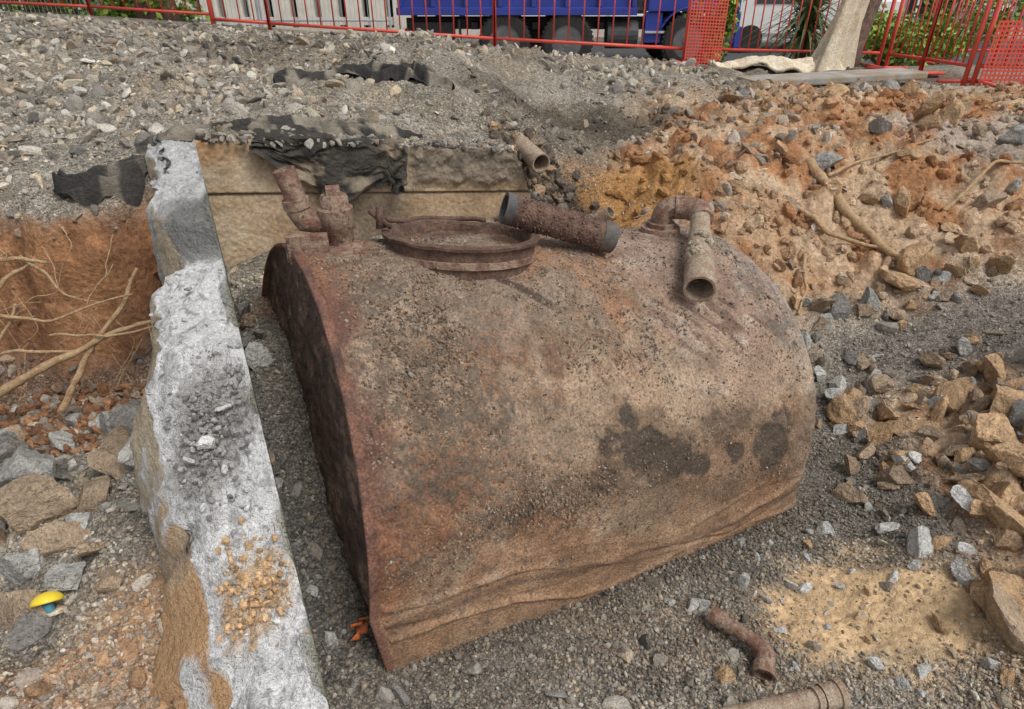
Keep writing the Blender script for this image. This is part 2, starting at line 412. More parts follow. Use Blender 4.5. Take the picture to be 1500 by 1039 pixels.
x,y,sz=place(80000,(-1.3,1.9),(.85,2.7),r,dfine,.0025,.010,2,False)
scatter("fine_gravel",T1[:8],pos3(x,y,sz,.4),sz,palette(x,y,r,'gravel'),M_stone,r)
def dmed(x,y):
    d=.25+.9*sst(-.9,-1.8,x)*1+.6*sst(3.4,4.,y)*sst(1.2,.2,x)
    d=d*(1-.6*claymask(x,y));d=d*(1-.93*facemask(x,y));d=d*(1-.9*blob(x,y,1.3,1.48,.38,.2,0*x))
    return np.clip(d*(.7+.9*fbm(x*1.5,y*1.5,oct=3,seed=78)),0.02,1)
x,y,sz=place(19000,(-7,4.5),(.75,9.0),r,dmed,.012,.045,2.4,True)
scatter("rubble_stones",T2[:8],pos3(x,y,sz,.15),sz,palette(x,y,r,'gravel'),M_stone,r,.5,lng=1.5)
dmo=lambda x,y:np.clip(rimS(x,y)*(.55+1.3*fbm(x*1.2,y*1.2,oct=3,seed=79)+.35*sst(-.8,-2.,x))*(1-.8*blob(x,y,.6,5.15,.8,.4,0*x)),0.05,1)
x,y,sz=place(17000,(-7.5,2.2),(3.1,9.3),r,dmo,.010,.062,2.6,False)
scatter("mound_stones",T2[:8],pos3(x,y,sz,.12),sz,palette(x,y,r,'gravel'),M_stone,r,.5,lng=1.6)
def dclay(x,y):
    d=claymask(x,y)*(.6+.9*fbm(x*1.8,y*1.8,oct=3,seed=80))*(1-.7*blob(x,y,2.45,2.95,.7,.25,0*x))*(1-.85*blob(x,y,1.75,4.35,.6,.35,0*x))
    d=np.maximum(d,.35*facemask(x,y));d=np.maximum(d,.5*blob(x,y,-1.02,1.08,.25,.3,0*x))
    return np.clip(d,0,1)
x,y,sz=place(24000,(-3,5.5),(.9,7.4),r,dclay,.007,.06,3.,False)
scatter("clay_clods",C2,pos3(x,y,sz,.12),sz,palette(x,y,r,'clay'),M_clay,r,.75,False)
x,y,sz=place(1800,(-2.7,-1.35),(2.05,2.5),r,lambda x,y:.6+0*x,.008,.04,2.4,False)
scatter("clay_clods",C2,pos3(x,y,sz,.2),sz,np.array([[.36,.19,.1],[.26,.14,.08],[.3,.25,.2]])[r.integers(0,3,len(x))]*r.uniform(.7,1.2,(len(x),1)),M_clay,r,.75,False)
G=(.45,.44,.41);W=(.58,.57,.54);O=(.50,.335,.195);B=(.37,.28,.195);D=(.24,.225,.205)
big=[(1.56,1.72,.075,W),(1.86,1.78,.13,O),(2.02,1.98,.12,O),(2.1,2.2,.13,O),(1.95,2.4,.09,O),(1.75,1.93,.05,G),(2.2,1.85,.11,O),(1.98,1.6,.10,O),(1.82,1.48,.08,O),(1.7,1.33,.05,B),(2.3,2.3,.1,O),
 (1.62,1.56,.05,W),(2.15,1.55,.09,O),(1.9,1.25,.06,B),(1.75,2.6,.08,B),(1.9,2.75,.08,B),(1.68,2.45,.06,D),(1.82,2.95,.07,D),(2.05,2.62,.06,B),(1.62,3.05,.06,G),(2.02,3.25,.09,G),(1.8,3.3,.06,D),
 (2.35,3.5,.17,O),(2.22,3.42,.12,O),(2.75,3.35,.1,O),(2.45,3.95,.1,O),(2.05,4.0,.07,O),(3.1,3.2,.13,O),(2.6,2.55,.09,G),(2.4,2.6,.08,B),(1.38,3.9,.07,O),(1.65,4.3,.06,O),(2.9,4.6,.1,O),(3.5,4.2,.14,O),(3.6,5.4,.12,B),(3.0,5.6,.12,B),(4.3,5.2,.15,O),
 (-1.85,1.85,.17,G),(-1.62,1.62,.17,B),(-1.75,1.55,.09,G),(-1.55,2.0,.1,B),(-1.9,2.15,.09,G),(-1.65,2.2,.1,D),(-2.1,2.05,.1,D),(-1.5,1.4,.07,G),(-1.7,1.32,.08,G),(-1.32,1.42,.06,B),(-2.,1.65,.1,G),(-1.42,1.75,.08,B),(-2.2,1.85,.1,W),(-1.6,1.15,.05,G),(-1.2,1.3,.05,B),(-1.5,2.35,.1,D),(-1.78,2.3,.08,W),(-1.62,2.3,.1,D),
 (.93,1.42,.03,W),(.85,1.6,.035,G),(1.05,1.62,.03,W),(.68,1.5,.035,G),(1.18,1.28,.03,W),(1.45,1.4,.035,O),(1.5,1.85,.05,G),(1.3,1.9,.035,W),(1.32,1.25,.03,G),(1.15,1.75,.03,W),(1.4,1.6,.03,W),(1.52,1.25,.04,G),
 (.66,1.2,.045,O),(-.92,1.98,.07,G),(-1.02,2.2,.05,B),(-.55,1.22,.03,W),(-.63,1.35,.03,G),(-.78,1.6,.035,G),(-.9,1.78,.05,B),(-.7,1.45,.03,G),(-.95,2.1,.04,D),(-1.1,2.35,.05,D),(-.66,1.3,.025,D),(-.75,1.48,.03,D),(-.82,1.66,.03,B),(-1.0,2.05,.05,D)]
for i in range(210):
    a=r.uniform(1.62,3.2);b=r.uniform(1.0,2.7)
    big.append((a,b,.03+.10*r.random()**1.4,[O,O,O,B,B,G,W][r.integers(0,7)]))
for i in range(110):
    a=r.uniform(1.45,2.5);b=r.uniform(1.9,3.5)
    big.append((a,b,.025+.06*r.random()**1.5,[D,B,G,B,B,O][r.integers(0,6)]))
for i in range(60):
    a=r.uniform(-2.6,-1.25);b=r.uniform(1.05,2.4)
    big.append((a,b,r.uniform(.03,.09),[G,B,G,D,W][r.integers(0,5)]))
for i in range(120):
    a=r.uniform(1.5,4.4);b=r.uniform(3.2,6.2)
    big.append((a,b,.03+.10*r.random()**2,[O,O,B,G][r.integers(0,4)]))
for i in range(40):
    a=r.uniform(.5,1.6);b=r.uniform(1.15,2.1)
    if freeof(np.array([a]),np.array([b]),.05)[0]: big.append((a,b,.012+.02*r.random(),[O,W,G,G][r.integers(0,4)]))
A=np.array([(a,b,c) for a,b,c,_ in big]);C=np.array([c for *_,c in big])*r.uniform(.75,1.12,len(big))[:,None]
scatter("rocks",T3,pos3(A[:,0],A[:,1],A[:,2],.28),A[:,2],C,M_clay,r,.66,lng=1.45)

# ------------------------------------------------------------------ concrete wall mesh
ny=520;ys=np.linspace(.55,3.02,ny)
nR,nT,nS,nD=24,90,40,16
Y=np.repeat(ys[:,None],nR+nT+nS+nD,1);X=np.zeros_like(Y);Z=np.zeros_like(Y)
top=wtop(ys)[:,None];xr=wall_right(ys)[:,None]
wd=(wwid(ys)+.055*fbm(ys*6,ys*0,oct=4,seed=61)+.022*vn(ys*28,ys*0,seed=62))[:,None]
tR=np.linspace(0,1,nR)[None];tT=np.linspace(0,1,nT+1)[None,1:];tS=np.linspace(0,1,nS+1)[None,1:];tD=np.linspace(0,1,nD+1)[None,1:]
shw=np.interp(ys,[.5,.9,1.15,1.3,1.7,1.95,2.05,3.1],[.22,.20,.17,.11,.08,.05,.03,.02])[:,None]*(1+.5*fbm(ys*5,ys*0+3,oct=3,seed=63)[:,None])
shz=np.interp(ys,[.5,1.15,1.4,3.1],[.16,.17,.22,.22])[:,None]
X[:,:nR]=xr;Z[:,:nR]=top-.9*(1-tR)
X[:,nR:nR+nT]=xr-wd*tT;Z[:,nR:nR+nT]=top+.0*tT
X[:,nR+nT:nR+nT+nS]=xr-wd-shw*tS;Z[:,nR+nT:nR+nT+nS]=top-.03-(shz*tS**1.3)
X[:,nR+nT+nS:]=xr-wd-shw-.06*tD;Z[:,nR+nT+nS:]=top-.03-shz-.8*tD
tt=np.zeros_like(Y);tt[:,:nR]=0;tt[:,nR:nR+nT]=tT;tt[:,nR+nT:]=1
issh=np.zeros_like(Y);issh[:,nR+nT:]=1;isR=np.zeros_like(Y);isR[:,:nR-1]=1
topm=1-isR
n1=fbm(X*9,Y*9,Z*3,4,64);n2=fbm(X*40,Y*40,Z*20,3,65);n3=fbm(X*3,Y*3,Z*2,3,66)
Z=Z+topm*(n1*.03+n2*.012+n3*.025)*np.clip(tt*12,0,1)-topm*.05*sst(.7,1.0,tt)*(1-issh)*(.5+.8*n1)
chip=np.maximum(0,fbm(ys*11,ys*0,oct=3,seed=69)-.15)[:,None]*.12
X=X+issh*(n1*.045+n2*.014)+(-isR*.004*n2)-chip*np.clip(1-tt*8,0,1)*(1-isR)
Z=Z-chip*.6*np.clip(1-tt*10,0,1)*(1-isR)
wr=ys[:,None]
col=np.zeros(Y.shape+(3,))+np.array([.64,.635,.625])
col=mix(col,[.42,.42,.41],sst(.1,.45,n1+n2*.4)*.7)
col=mix(col,[.76,.76,.75],sst(.1,.4,-n2)*.6)
agg=vn(X*75,Y*75,Z*75,seed=68);col=mix(col,[.27,.27,.27],sst(.4,.65,agg)*.75)
agg2=vn(X*38,Y*38,Z*38,seed=70);col=mix(col,[.33,.33,.33],sst(.5,.7,agg2)*.7)
nn=fbm(X*6,Y*6,oct=3,seed=67)
col=mix(col,[.55,.36,.19],blob(X,Y,-.69,1.12,.10,.09,nn*.9)*.8*(1-isR)*sst(-.3,.1,n2))
col=mix(col,[.25,.24,.22],blob(X,Y,-.87,1.46,.10,.16,nn*.9)*.7*(1-isR))
col=mix(col,[.45,.45,.44],sst(2.05,2.2,wr+0*X)*.45)
col=mix(col,[.15,.145,.135],sst(2.08,2.12,wr+0*X)*sst(2.36,2.2,wr+n1*.15+(tt-.5)*.15)*.85)  # dark shading at the step to the upper block, painted on
sh=mix(np.zeros(Y.shape+(3,))+np.array([.50,.42,.31]),[.36,.27,.19],sst(-.1,.4,n1));sh=mix(sh,[.50,.31,.165],sst(1.35,1.1,Y+n1*.3))
col=mix(col,sh,issh*sst(-.35,-.15,n1+.1))
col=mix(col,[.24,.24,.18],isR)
npmesh("concrete_wall",np.stack([X,Y,Z],-1).reshape(-1,3),grid_faces(*X.shape),M_conc,col.reshape(-1,3),True)
rr=np.random.default_rng(5);n=620
cx=np.concatenate([rr.normal(-.86,.055,n),rr.normal(-.68,.05,380),rr.uniform(-1.2,-.6,160)]);cy=np.concatenate([rr.normal(1.47,.095,n),rr.normal(1.12,.05,380),rr.uniform(.95,2.,160)])
cc=np.concatenate([np.tile([.28,.27,.255],(n,1)),np.tile([.54,.36,.2],(380,1)),np.tile([.5,.5,.48],(160,1))])*rr.uniform(.6,1.4,(n+540,1))
ok=(cx<wall_right(cy)-.015)&(cx>wall_right(cy)-wwid(cy)+.02)
cx,cy,cc=cx[ok],cy[ok],cc[ok];sz=.003+.013*rr.random(len(cx))**2.5
scatter("wall_rubble",T1,np.stack([cx,cy,wtop(cy)+sz*.3+.008],-1),sz,cc,M_stone,rr)
A=np.array([(-.86,1.42,.035),(-.83,1.5,.025),(-.9,1.38,.02),(-.8,1.36,.018),(-.84,1.28,.015)])
scatter("concrete_chunks",T3,np.stack([A[:,0],A[:,1],wtop(A[:,1])+.02],-1),A[:,2],np.tile([.6,.6,.58],(5,1)),M_stone,rr)

# ------------------------------------------------------------------ back wall
BD=np.array([.875,.485,0.]);BN=np.array([.485,-.875,0.]);B0=np.array([-1.436,3.0,0.])
ns,nz=420,200;S_=np.linspace(-.02,1.78,ns)[None,:].repeat(nz,0);T_=np.linspace(0,1,nz)[:,None].repeat(ns,1)
topz=1.30-.127*S_+.018*fbm(S_*8,S_*0,oct=3,seed=71)-.30*sst(1.55,1.80,S_)**2
zb=.25;Zw=zb+(topz-zb)*T_
off=.008*fbm(S_*6,Zw*6,oct=4,seed=72)+.003*fbm(S_*60,Zw*60,oct=2,seed=73)
jl=1.052-.127*S_;off-=.012*np.exp(-((Zw-jl)/.005)**2);off+=.012*sst(.0,.01,Zw-jl)
crust=sst(.85,.95,S_+.16*fbm(S_*4,Zw*4,oct=3,seed=74))*sst(jl-.0,jl+.08,Zw+.07*fbm(S_*7,Zw*7,oct=3,seed=75))
off+=crust*(.022+.025*fbm(S_*18,Zw*18,oct=4,seed=76))
P=B0+BD*S_[...,None]+BN*off[...,None];P[...,2]=Zw
n1=fbm(S_*3,Zw*3,oct=4,seed=77);n2=fbm(S_*10,Zw*14,oct=4,seed=78)
col=np.zeros(S_.shape+(3,))+np.array([.47,.355,.235]);col=mix(col,[.37,.265,.165],sst(-.1,.4,n1));col=mix(col,[.56,.46,.34],sst(.1,.5,n2)*.6)
col=mix(col,[.13,.105,.08],sst(.4,.65,S_+n1*.2)*sst(1.1,.9,S_+n1*.15)*sst(jl+.04,jl-.08,Zw+n1*.08)*.75)
col=mix(col,[.22,.185,.145],crust*.9);col=mix(col,[.14,.12,.095],sst(.0,.35,n2)*crust*.7);col=mix(col,[.16,.13,.1],np.exp(-((Zw-jl)/.006)**2)*.8)
col=mix(col,[.45,.26,.13],sst(.25,.0,S_+n1*.1)*sst(.15,.0,topz-Zw+n2*.08)*.8)
F=grid_faces(nz,ns)
Pb=P[-1]-BN*.12;Pb2=Pb.copy();Pb2[:,2]=zb
V=np.concatenate([P.reshape(-1,3),Pb,Pb2]);C=np.concatenate([col.reshape(-1,3),np.tile([.3,.26,.2],(2*ns,1))])
i=np.arange(ns-1);a=(nz-1)*ns+i;b=nz*ns+i
F=np.concatenate([F,np.stack([a,a+1,b+1,b],1),np.stack([b,b+1,b+ns+1,b+ns],1)])
npmesh("retaining_wall",V,F,M_wall,C,True)
n=2200;sS=rr.uniform(0,1.85,n);q=rr.normal(.07,.06,n);pw=B0+BD*sS[:,None]-BN*q[:,None]
tz=1.30-.127*sS-.30*sst(1.55,1.80,sS)**2;pw[:,2]=tz+.0+.025*rr.random(n);sz=.005+.03*rr.random(n)**3
scatter("wall_top_debris",T2[:6],pw,sz,palette(pw[:,0],pw[:,1],rr,'gravel')*.85,M_stone,rr,.55)
n=1500;px_=rr.normal(.16,.13,n);py_=rr.normal(3.78,.16,n);sz=.006+.045*rr.random(n)**3
zz_=H(px_,py_)
scatter("dirt_lumps",C2[:8],np.stack([px_,py_,zz_+sz*.3],-1),sz,np.array([[.14,.115,.09],[.19,.155,.12],[.33,.225,.14]])[rr.integers(0,3,n)]*rr.uniform(.7,1.3,(n,1)),M_clay,rr,.8)

ns,nz=190,90;S_=np.linspace(.24,.99,ns)[None,:].repeat(nz,0);T_=np.linspace(0,1,nz)[:,None].repeat(ns,1)
S2=S_+.05*T_*np.sin(S_*17+1)
tz=1.30-.127*S_+.035;dep=.08+.2*sst(.24,.5,S_)+.05*fbm(S_*9,S_*0,oct=3,seed=81)-.05*sst(.62,.8,S_)+.05*sst(.85,.95,S_)
Zc=tz-dep*T_
fo=fbm(S_*4+T_*.8,T_*2.2,oct=3,seed=82)
off=.035+.05*np.abs(np.sin(S_*15+3.2*T_+5*fo))*(.25+T_)*.8+.03*fbm(S_*11,T_*5,oct=4,seed=83)
P=B0+BD*S2[...,None]+BN*off[...,None];P[...,2]=Zc+.012*fbm(S_*20,T_*10,oct=2,seed=88)
Pt=P[0]-BN*np.linspace(.0,.22,12)[:,None,None]*1.;Pt[...,2]+=.03*fbm(Pt[...,0]*9,Pt[...,1]*12,oct=3,seed=84)
P=np.concatenate([Pt[::-1][:-1],P])
n=fbm(P[...,0]*9,P[...,2]*9,oct=4,seed=85)
col=mix(np.zeros(P.shape)+np.array([.055,.05,.043]),[.26,.21,.155],sst(-.1,.3,n)*.85)
npmesh("geotextile_cloth",P.reshape(-1,3),grid_faces(P.shape[0],P.shape[1]),M_cloth,col.reshape(-1,3),True)
def ribbon(path,w,seed,amp=.02,lift=.02,nseg=260,nw=44,dust=.6):
    path=np.array(path)
    for _ in range(3):
        path=np.concatenate([path[:1]]+[np.array([a*.75+b*.25,a*.25+b*.75]) for a,b in zip(path[:-1],path[1:])]+[path[-1:]])
    L=np.r_[0,np.cumsum(np.hypot(*np.diff(path,axis=0).T))];t=np.linspace(0,L[-1],nseg)
    cx=np.interp(t,L,path[:,0]);cy=np.interp(t,L,path[:,1]);d=np.gradient(np.stack([cx,cy],-1),axis=0)
    for _ in range(20): d[1:-1]=(d[:-2]+d[1:-1]*2+d[2:])/4
    d/=np.linalg.norm(d,axis=1)[:,None];nrm=np.stack([-d[:,1],d[:,0]],-1)
    q=np.linspace(-.5,.5,nw)
    wl=w*(1+.7*fbm(t*4,t*0,oct=3,seed=seed));wr_=w*(1+.7*fbm(t*4,t*0+9,oct=3,seed=seed+7));en=np.clip(np.sin(np.linspace(0.1,math.pi-.1,nseg))*2.5,0.1,1)
    ww=np.where(q[None]<0,wl[:,None],wr_[:,None])*en[:,None]
    X=cx[:,None]+nrm[:,:1]*ww*q;Y=cy[:,None]+nrm[:,1:]*ww*q
    fold=np.abs(np.sin(q[None]*9+3*fbm(t*3,t*0,oct=2,seed=seed+2)[:,None]+fbm(X*7,Y*7,oct=2,seed=seed+4)*3))
    Zb=H(X,Y,False)+lift*(1-(np.abs(q)*2)[None]**2*1.3)+amp*fold*en[:,None]+.014*fbm(X*25,Y*25,oct=2,seed=seed+6)
    n=fbm(X*12,Y*12,oct=3,seed=seed+3);c=mix(np.zeros(X.shape+(3,))+np.array([.05,.047,.044]),[.29,.255,.2],sst(-.1,.35,n)*dust)
    return np.stack([X,Y,Zb],-1),c
for pa in (dict(path=[(-1.62,4.66),(-1.3,4.85),(-.95,4.78),(-.7,4.58),(-.38,4.42)],w=.22,seed=90,amp=.05,lift=.05,dust=.8),
           dict(path=[(-2.05,2.84),(-1.93,2.76),(-1.8,2.8),(-1.66,2.93)],w=.10,seed=95,amp=.06,lift=.04,dust=.45),
           dict(path=[(-1.78,3.08),(-1.3,3.28),(-.9,3.5),(-.5,3.66)],w=.12,seed=99,amp=.03,lift=.03,dust=.9)):
    P,c=ribbon(**pa);npmesh("geotextile_cloth",P.reshape(-1,3),grid_faces(P.shape[0],P.shape[1]),M_cloth,c.reshape(-1,3),True)
ns,nz=60,110;U=np.linspace(0,1,ns)[None,:].repeat(nz,0);T_=np.linspace(0,1,nz)[:,None].repeat(ns,1)
yy=3.06-.55*T_+.03*(U-.5);xx=wall_right(yy)-wwid(yy)+.05-.07*U-.03*fbm(U*5,T_*9,oct=3,seed=101)-.02*np.abs(np.sin(T_*15+U*3));zz=1.335-.10*T_-.15*U*(.8+.8*fbm(U*2,T_*9,oct=3,seed=103))-.03*U**2+.02*fbm(U*9,T_*12,oct=3,seed=102)
n=fbm(U*8,T_*14,oct=3,seed=104);c=mix(np.zeros(U.shape+(3,))+np.array([.06,.06,.06]),[.42,.42,.41],sst(-.1,.3,n)*.9)
npmesh("torn_membrane",np.stack([xx,yy,zz],-1).reshape(-1,3),grid_faces(nz,ns),M_cloth,c.reshape(-1,3),True)

# ------------------------------------------------------------------ TANK
tank=empty("underground_storage_tank")
rows=[]
for q in np.linspace(0.02,.975,90): rows.append((.014,q))
rows+= [(.008,.985),(-.004,.99),(-.006,.996),(-.005,1.003),(.0,1.005),(.012,1.005),(.018,1.001)]
for s in np.linspace(.024,TL,460): rows.append((s,1.0))
for k in np.linspace(0,1.52,110)[1:]: rows.append((TL+TB*math.sin(k),math.cos(k)**.9))
rows=np.array(rows);Sg=rows[:,0][:,None];Qg=rows[:,1][:,None]
lowf=np.linspace(.5,.006,78);arc=np.linspace(0,math.pi,340);lowb=np.linspace(.02,.5,10)
fcos=np.concatenate([np.ones(78),np.cos(arc),-np.ones(10)]);fsin=np.concatenate([np.zeros(78),np.sin(arc),np.zeros(10)])
drop=np.concatenate([lowf,np.zeros(340),lowb])
PH=np.concatenate([-lowf/TR,arc,math.pi+lowb/TR])[None,:]+0*Sg
nr_,nc_=len(rows),len(fcos)
Zup=np.array([0,0,1.])
P=CT+AX*Sg[...,None]+TR*Qg[...,None]*(fcos[None,:,None]*FR+fsin[None,:,None]*UP)-drop[None,:,None]*Zup
lean=(drop[None,:]*np.clip(1-Sg/TL,0,1)*(fcos[None,:]>0)*Qg)
P=P+lean[...,None]*(.10*AX+.10*FR)
nrm=(fcos[None,:,None]*FR+fsin[None,:,None]*UP)*np.ones_like(Sg)[...,None]
dom=np.clip((Sg-TL)/TB,0,1)[...,None];nrm=nrm*(1-dom)+AX*dom
isc=(Sg<.0141)&(Qg<.98);nrm=np.where(isc[...,None],-AX,nrm)
Sx=Sg+0*PH
px,py,pz=P[...,0],P[...,1],P[...,2]
a=fbm(px*3,py*3,pz*3,3,201);b=fbm(px*14,py*14,pz*14,4,202);c3=fbm(px*45,py*45,pz*45,3,203);d4=vn(px*95,py*95,pz*95,seed=204)
PD=np.degrees(PH)
crust=sst(-.25,.35,b*.6+a*.5+.35*sst(1.5,.5,Sx)+.15)*sst(2,14,PD+a*10)
crust*=1-.75*sst(.95,1.3,Sx+a*.4)*sst(20,40,PD)
disp=a*.008+b*.005+crust*(.004+.007*c3+.006*np.clip(d4,0,1))+c3*.0012
capm=isc&(Sx<.1)
disp=np.where(capm,b*.012+c3*.009,disp)
fold=-5+3.*np.sin(Sx*3+1)+2*fbm(Sx*4,Sx*0,oct=3,seed=205)
for k,(o,w,h) in enumerate(((0,.8,.016),(-6.5,.7,.011),(-3.2,.6,-.011),(5,.7,.007))):
    disp+=h*np.exp(-((PD-fold-o-2.5*np.sin(Sx*(4+k)+k))/w)**2)*(Sx>.03)*(.3+.7*sst(-.1,.3,fbm(Sx*2.3+k*7,PH*3,oct=2,seed=206)))
for (s0,p0,rs,rp,h) in ((.55,12,.18,8,-.012),(1.25,5,.2,7,-.012),(.3,55,.12,9,-.007),(1.1,48,.2,8,-.006),(1.62,2,.12,6,-.01)):
    disp+=h*np.exp(-((Sx-s0)/rs)**2-((PD-p0)/rp)**2)*(~capm)
disp=disp*np.where((Sx<.024)&~capm,.35,1)
P=P+nrm*disp[...,None]
col=np.zeros(P.shape)+np.array([.31,.20,.125])
col=mix(col,[.235,.12,.068],sst(-.05,.35,a+b*.5)*.85)
col=mix(col,[.43,.325,.23],sst(-.05,.35,-a*.8+b*.7)*.75)
rs_=fbm(Sx*16,PH*1.6+a,oct=3,seed=211);col=mix(col,[.17,.105,.07],sst(.12,.45,rs_)*sst(8,30,PD)*sst(88,75,PD)*.55)
col=mix(col,[.42,.325,.24],sst(.12,.45,-rs_)*sst(20,40,PD)*.4)
col=mix(col,[.14,.11,.083],crust*sst(-.3,.3,c3+d4*.4)*sst(1.3,.5,Sx+a*.5)*.85)
col=mix(col,[.17,.07,.05],sst(.12,.0,Sx+b*.12)*.8)
col=mix(col,[.30,.135,.065],sst(1.0,.3,Sx+a*.6)*sst(30,10,PD+b*22)*.7*sst(-.25,.25,b+a))
col=mix(col,[.35,.27,.20],sst(.15,.4,Sx)*sst(48,66,PD+b*22)*.45)
# loose orange rust blooms
bloom=fbm(px*5+3,py*5,pz*5,4,215);col=mix(col,[.33,.16,.08],sst(.12,.4,bloom)*.55)
pk=sst(.95,1.25,Sx+a*.25+b*.1)*sst(24,34,PD+b*14)
col=mix(col,[.36,.25,.19],pk*.75);col=mix(col,[.47,.385,.31],pk*sst(.05,.35,b-a*.3)*.65)
st=vn((Sx*1.2+PH*.9)*26,(PH-Sx*.2)*9,seed=207);col=mix(col,[.15,.085,.06],pk*sst(.2,.45,st)*sst(70,56,PD)*sst(34,40,PD)*.75)
col=mix(col,[.40,.345,.29],sst(1.70,1.9,Sx+b*.12)*.6)
col=mix(col,[.19,.155,.125],sst(1.66,1.72,Sx+b*.05)*sst(1.95,1.8,Sx)*sst(-.1,.3,c3+b)*sst(30,50,PD)*.75)
sa=sst(.4,.8,Sx+a*.4)*sst(20,26,PD+b*12)*sst(50,40,PD+b*20);col=mix(col,[.43,.32,.22],sa*.7*(1-pk*.4))
wav=27-10*(Sx-.9)+7*np.abs(np.sin(Sx*7.5+.6))+b*7
damp=sst(.75,.9,Sx+a*.1)*sst(2.05,1.9,Sx)*sst(1.5,-1.5,PD-wav)*sst(-4,6,PD+b*8)
col=mix(col,[.23,.155,.10],damp*.75)
def stain(s0,p0,rs,rp,tilt=0,ns=1.,soft=.14):
    dp=PD-p0-tilt*(Sx-s0);return sst(1+soft,1-soft,np.sqrt(((Sx-s0)/rs)**2+(dp/rp)**2)+ns*(b*1.0+c3*.45))
dm=np.maximum.reduce([stain(.96,24,.13,5.5,-14),stain(1.10,19,.09,4.5,0),stain(1.35,24,.13,4,0,1.4,.3)*.6,stain(1.62,15,.09,8.5,0,.7),stain(.90,32,.04,4),stain(1.22,14,.05,2.5),stain(1.42,15,.03,3),stain(1.95,16,.07,7,0,.9,.3)*.6,stain(.78,18,.05,3,0,1.3,.3)*.7,stain(1.0,15,.1,2.5,0,1.4,.3)*.7])
col=mix(col,[.08,.062,.047],dm*.88)
bl=np.maximum(stain(.5,83,.07,6,0,.8),sst(1.3,.6,np.abs(Sx-.52-(80-PD)*.013+.02*b)/.028)*sst(86,80,PD)*sst(58,64,PD)*.95)
col=mix(col,[.075,.045,.036],bl*.9)
bb=sst(2,-4,PD+b*4);col=mix(col,[.33,.205,.12],bb*.7);col=mix(col,[.15,.09,.06],np.exp(-((PD-fold+1.3)/1.2)**2)*.75*(Sx>.03))  # brown bottom band, then the fold's shaded underside painted as a dark line
sp=fbm(px*60,py*60,pz*60,2,209);col=mix(col,[.11,.08,.065],sst(.25,.5,sp)*.5)
capc=mix(np.zeros(P.shape)+np.array([.13,.08,.06]),[.24,.15,.11],sst(-.1,.4,b));capc=mix(capc,[.055,.04,.033],sst(-.1,.35,c3)*.8)
col=np.where(capm[...,None],capc,col)
rim=(Sx<.02)&~capm;col=np.where(rim[...,None],mix(np.zeros(P.shape)+np.array([.22,.11,.075]),[.12,.07,.055],sst(-.1,.4,b)),col)
npmesh("shell",P.reshape(-1,3),grid_faces(nr_,nc_)[:,::-1],M_tank,col.reshape(-1,3),True,tank)
rg=np.random.default_rng(33);n=95000
s=rg.uniform(.03,TL,n);ph=rg.uniform(-.05,math.pi*.62,n)
base=CT+AX*s[:,None]+(TR+.003)*(np.cos(ph)[:,None]*FR+np.sin(ph)[:,None]*UP)
aa=fbm(base[:,0]*3,base[:,1]*3,base[:,2]*3,3,201);b2=fbm(base[:,0]*14,base[:,1]*14,base[:,2]*14,4,202)
cr=sst(-.2,.45,b2*.7+aa*.6+.5*sst(1.4,.3,s)+.03)*sst(2,16,np.degrees(ph)+aa*10)*(1-.7*sst(.95,1.25,s+aa*.4))
keep=rg.random(n)<cr*.85+.04;s,ph,base=s[keep],ph[keep],base[keep]
sz=.0016+.0048*rg.random(len(s))**3
cols=np.array([[.22,.18,.14],[.3,.24,.18],[.14,.105,.08],[.25,.145,.09],[.37,.31,.25]])[rg.integers(0,5,len(s))]*rg.uniform(.6,1.15,(len(s),1))
TG=rocktemplates(1,6,50,.75,0)
scatter("grit",TG,base,sz,cols,M_grit,rg,.8,False,tank)
n=240;s=rg.uniform(.1,1.8,n);ph=np.radians(rg.uniform(45,100,n));base=CT+AX*s[:,None]+(TR+.006)*(np.cos(ph)[:,None]*FR+np.sin(ph)[:,None]*UP)
scatter("crumbs",T1,base,rg.uniform(.004,.012,n),np.tile([.3,.25,.2],(n,1))*rg.uniform(.5,1.4,(n,1)),M_grit,rg,.6,False,tank)

def ringobj(name,c,ax,rings,mat,parent,n=96,seed=0,amp=.004):
    ax=Vector(ax).normalized();u=Vector((1,0,0));u=(u-ax*u.dot(ax)).normalized();v=ax.cross(u)
    V=[];m=len(rings)
    for (h,r_) in rings:
        for j in range(n):
            an=2*math.pi*j/n;nz_=amp*float(fbm(np.array([math.cos(an)*5+h*30]),np.array([math.sin(an)*5+r_*20]),oct=3,seed=seed)[0])
            V.append(Vector(c)+ax*(h+nz_)+(u*math.cos(an)+v*math.sin(an))*(r_+nz_))
    F=[]
    for i in range(m-1):
        for j in range(n):
            k=(j+1)%n;F.append((i*n+j,i*n+k,(i+1)*n+k,(i+1)*n+j))
    g=Geo();g.add(V,F);o=g.obj(name,mat,parent);smooth_by_angle(o,35);return o
mc=Vector((-.19,2.21,1.055));mu=Vector(UP-.11*FR).normalized()
ringobj("manhole_collar",mc,mu,[(-.12,.268),(.05,.268),(.062,.268),(.064,.284),(.074,.286),(.078,.272),(.078,.256),(.07,.25),(.035,.247),(.028,.235),(.024,.15),(.026,.0)],M_rustdk,tank,seed=3,amp=.008)
ringobj("collar_band",mc,mu,[(.0,.272),(.002,.278),(.024,.278),(.026,.272)],M_rust,tank,seed=5,amp=.003)
n=160;an=rg.uniform(0,6.28,n);rq=.23*np.sqrt(rg.random(n));u=Vector((1,0,0));u=(u-mu*u.dot(mu)).normalized();v=mu.cross(u)
pos=np.array([mc+mu*.028+(u*math.cos(q)+v*math.sin(q))*w_ for q,w_ in zip(an,rq)])
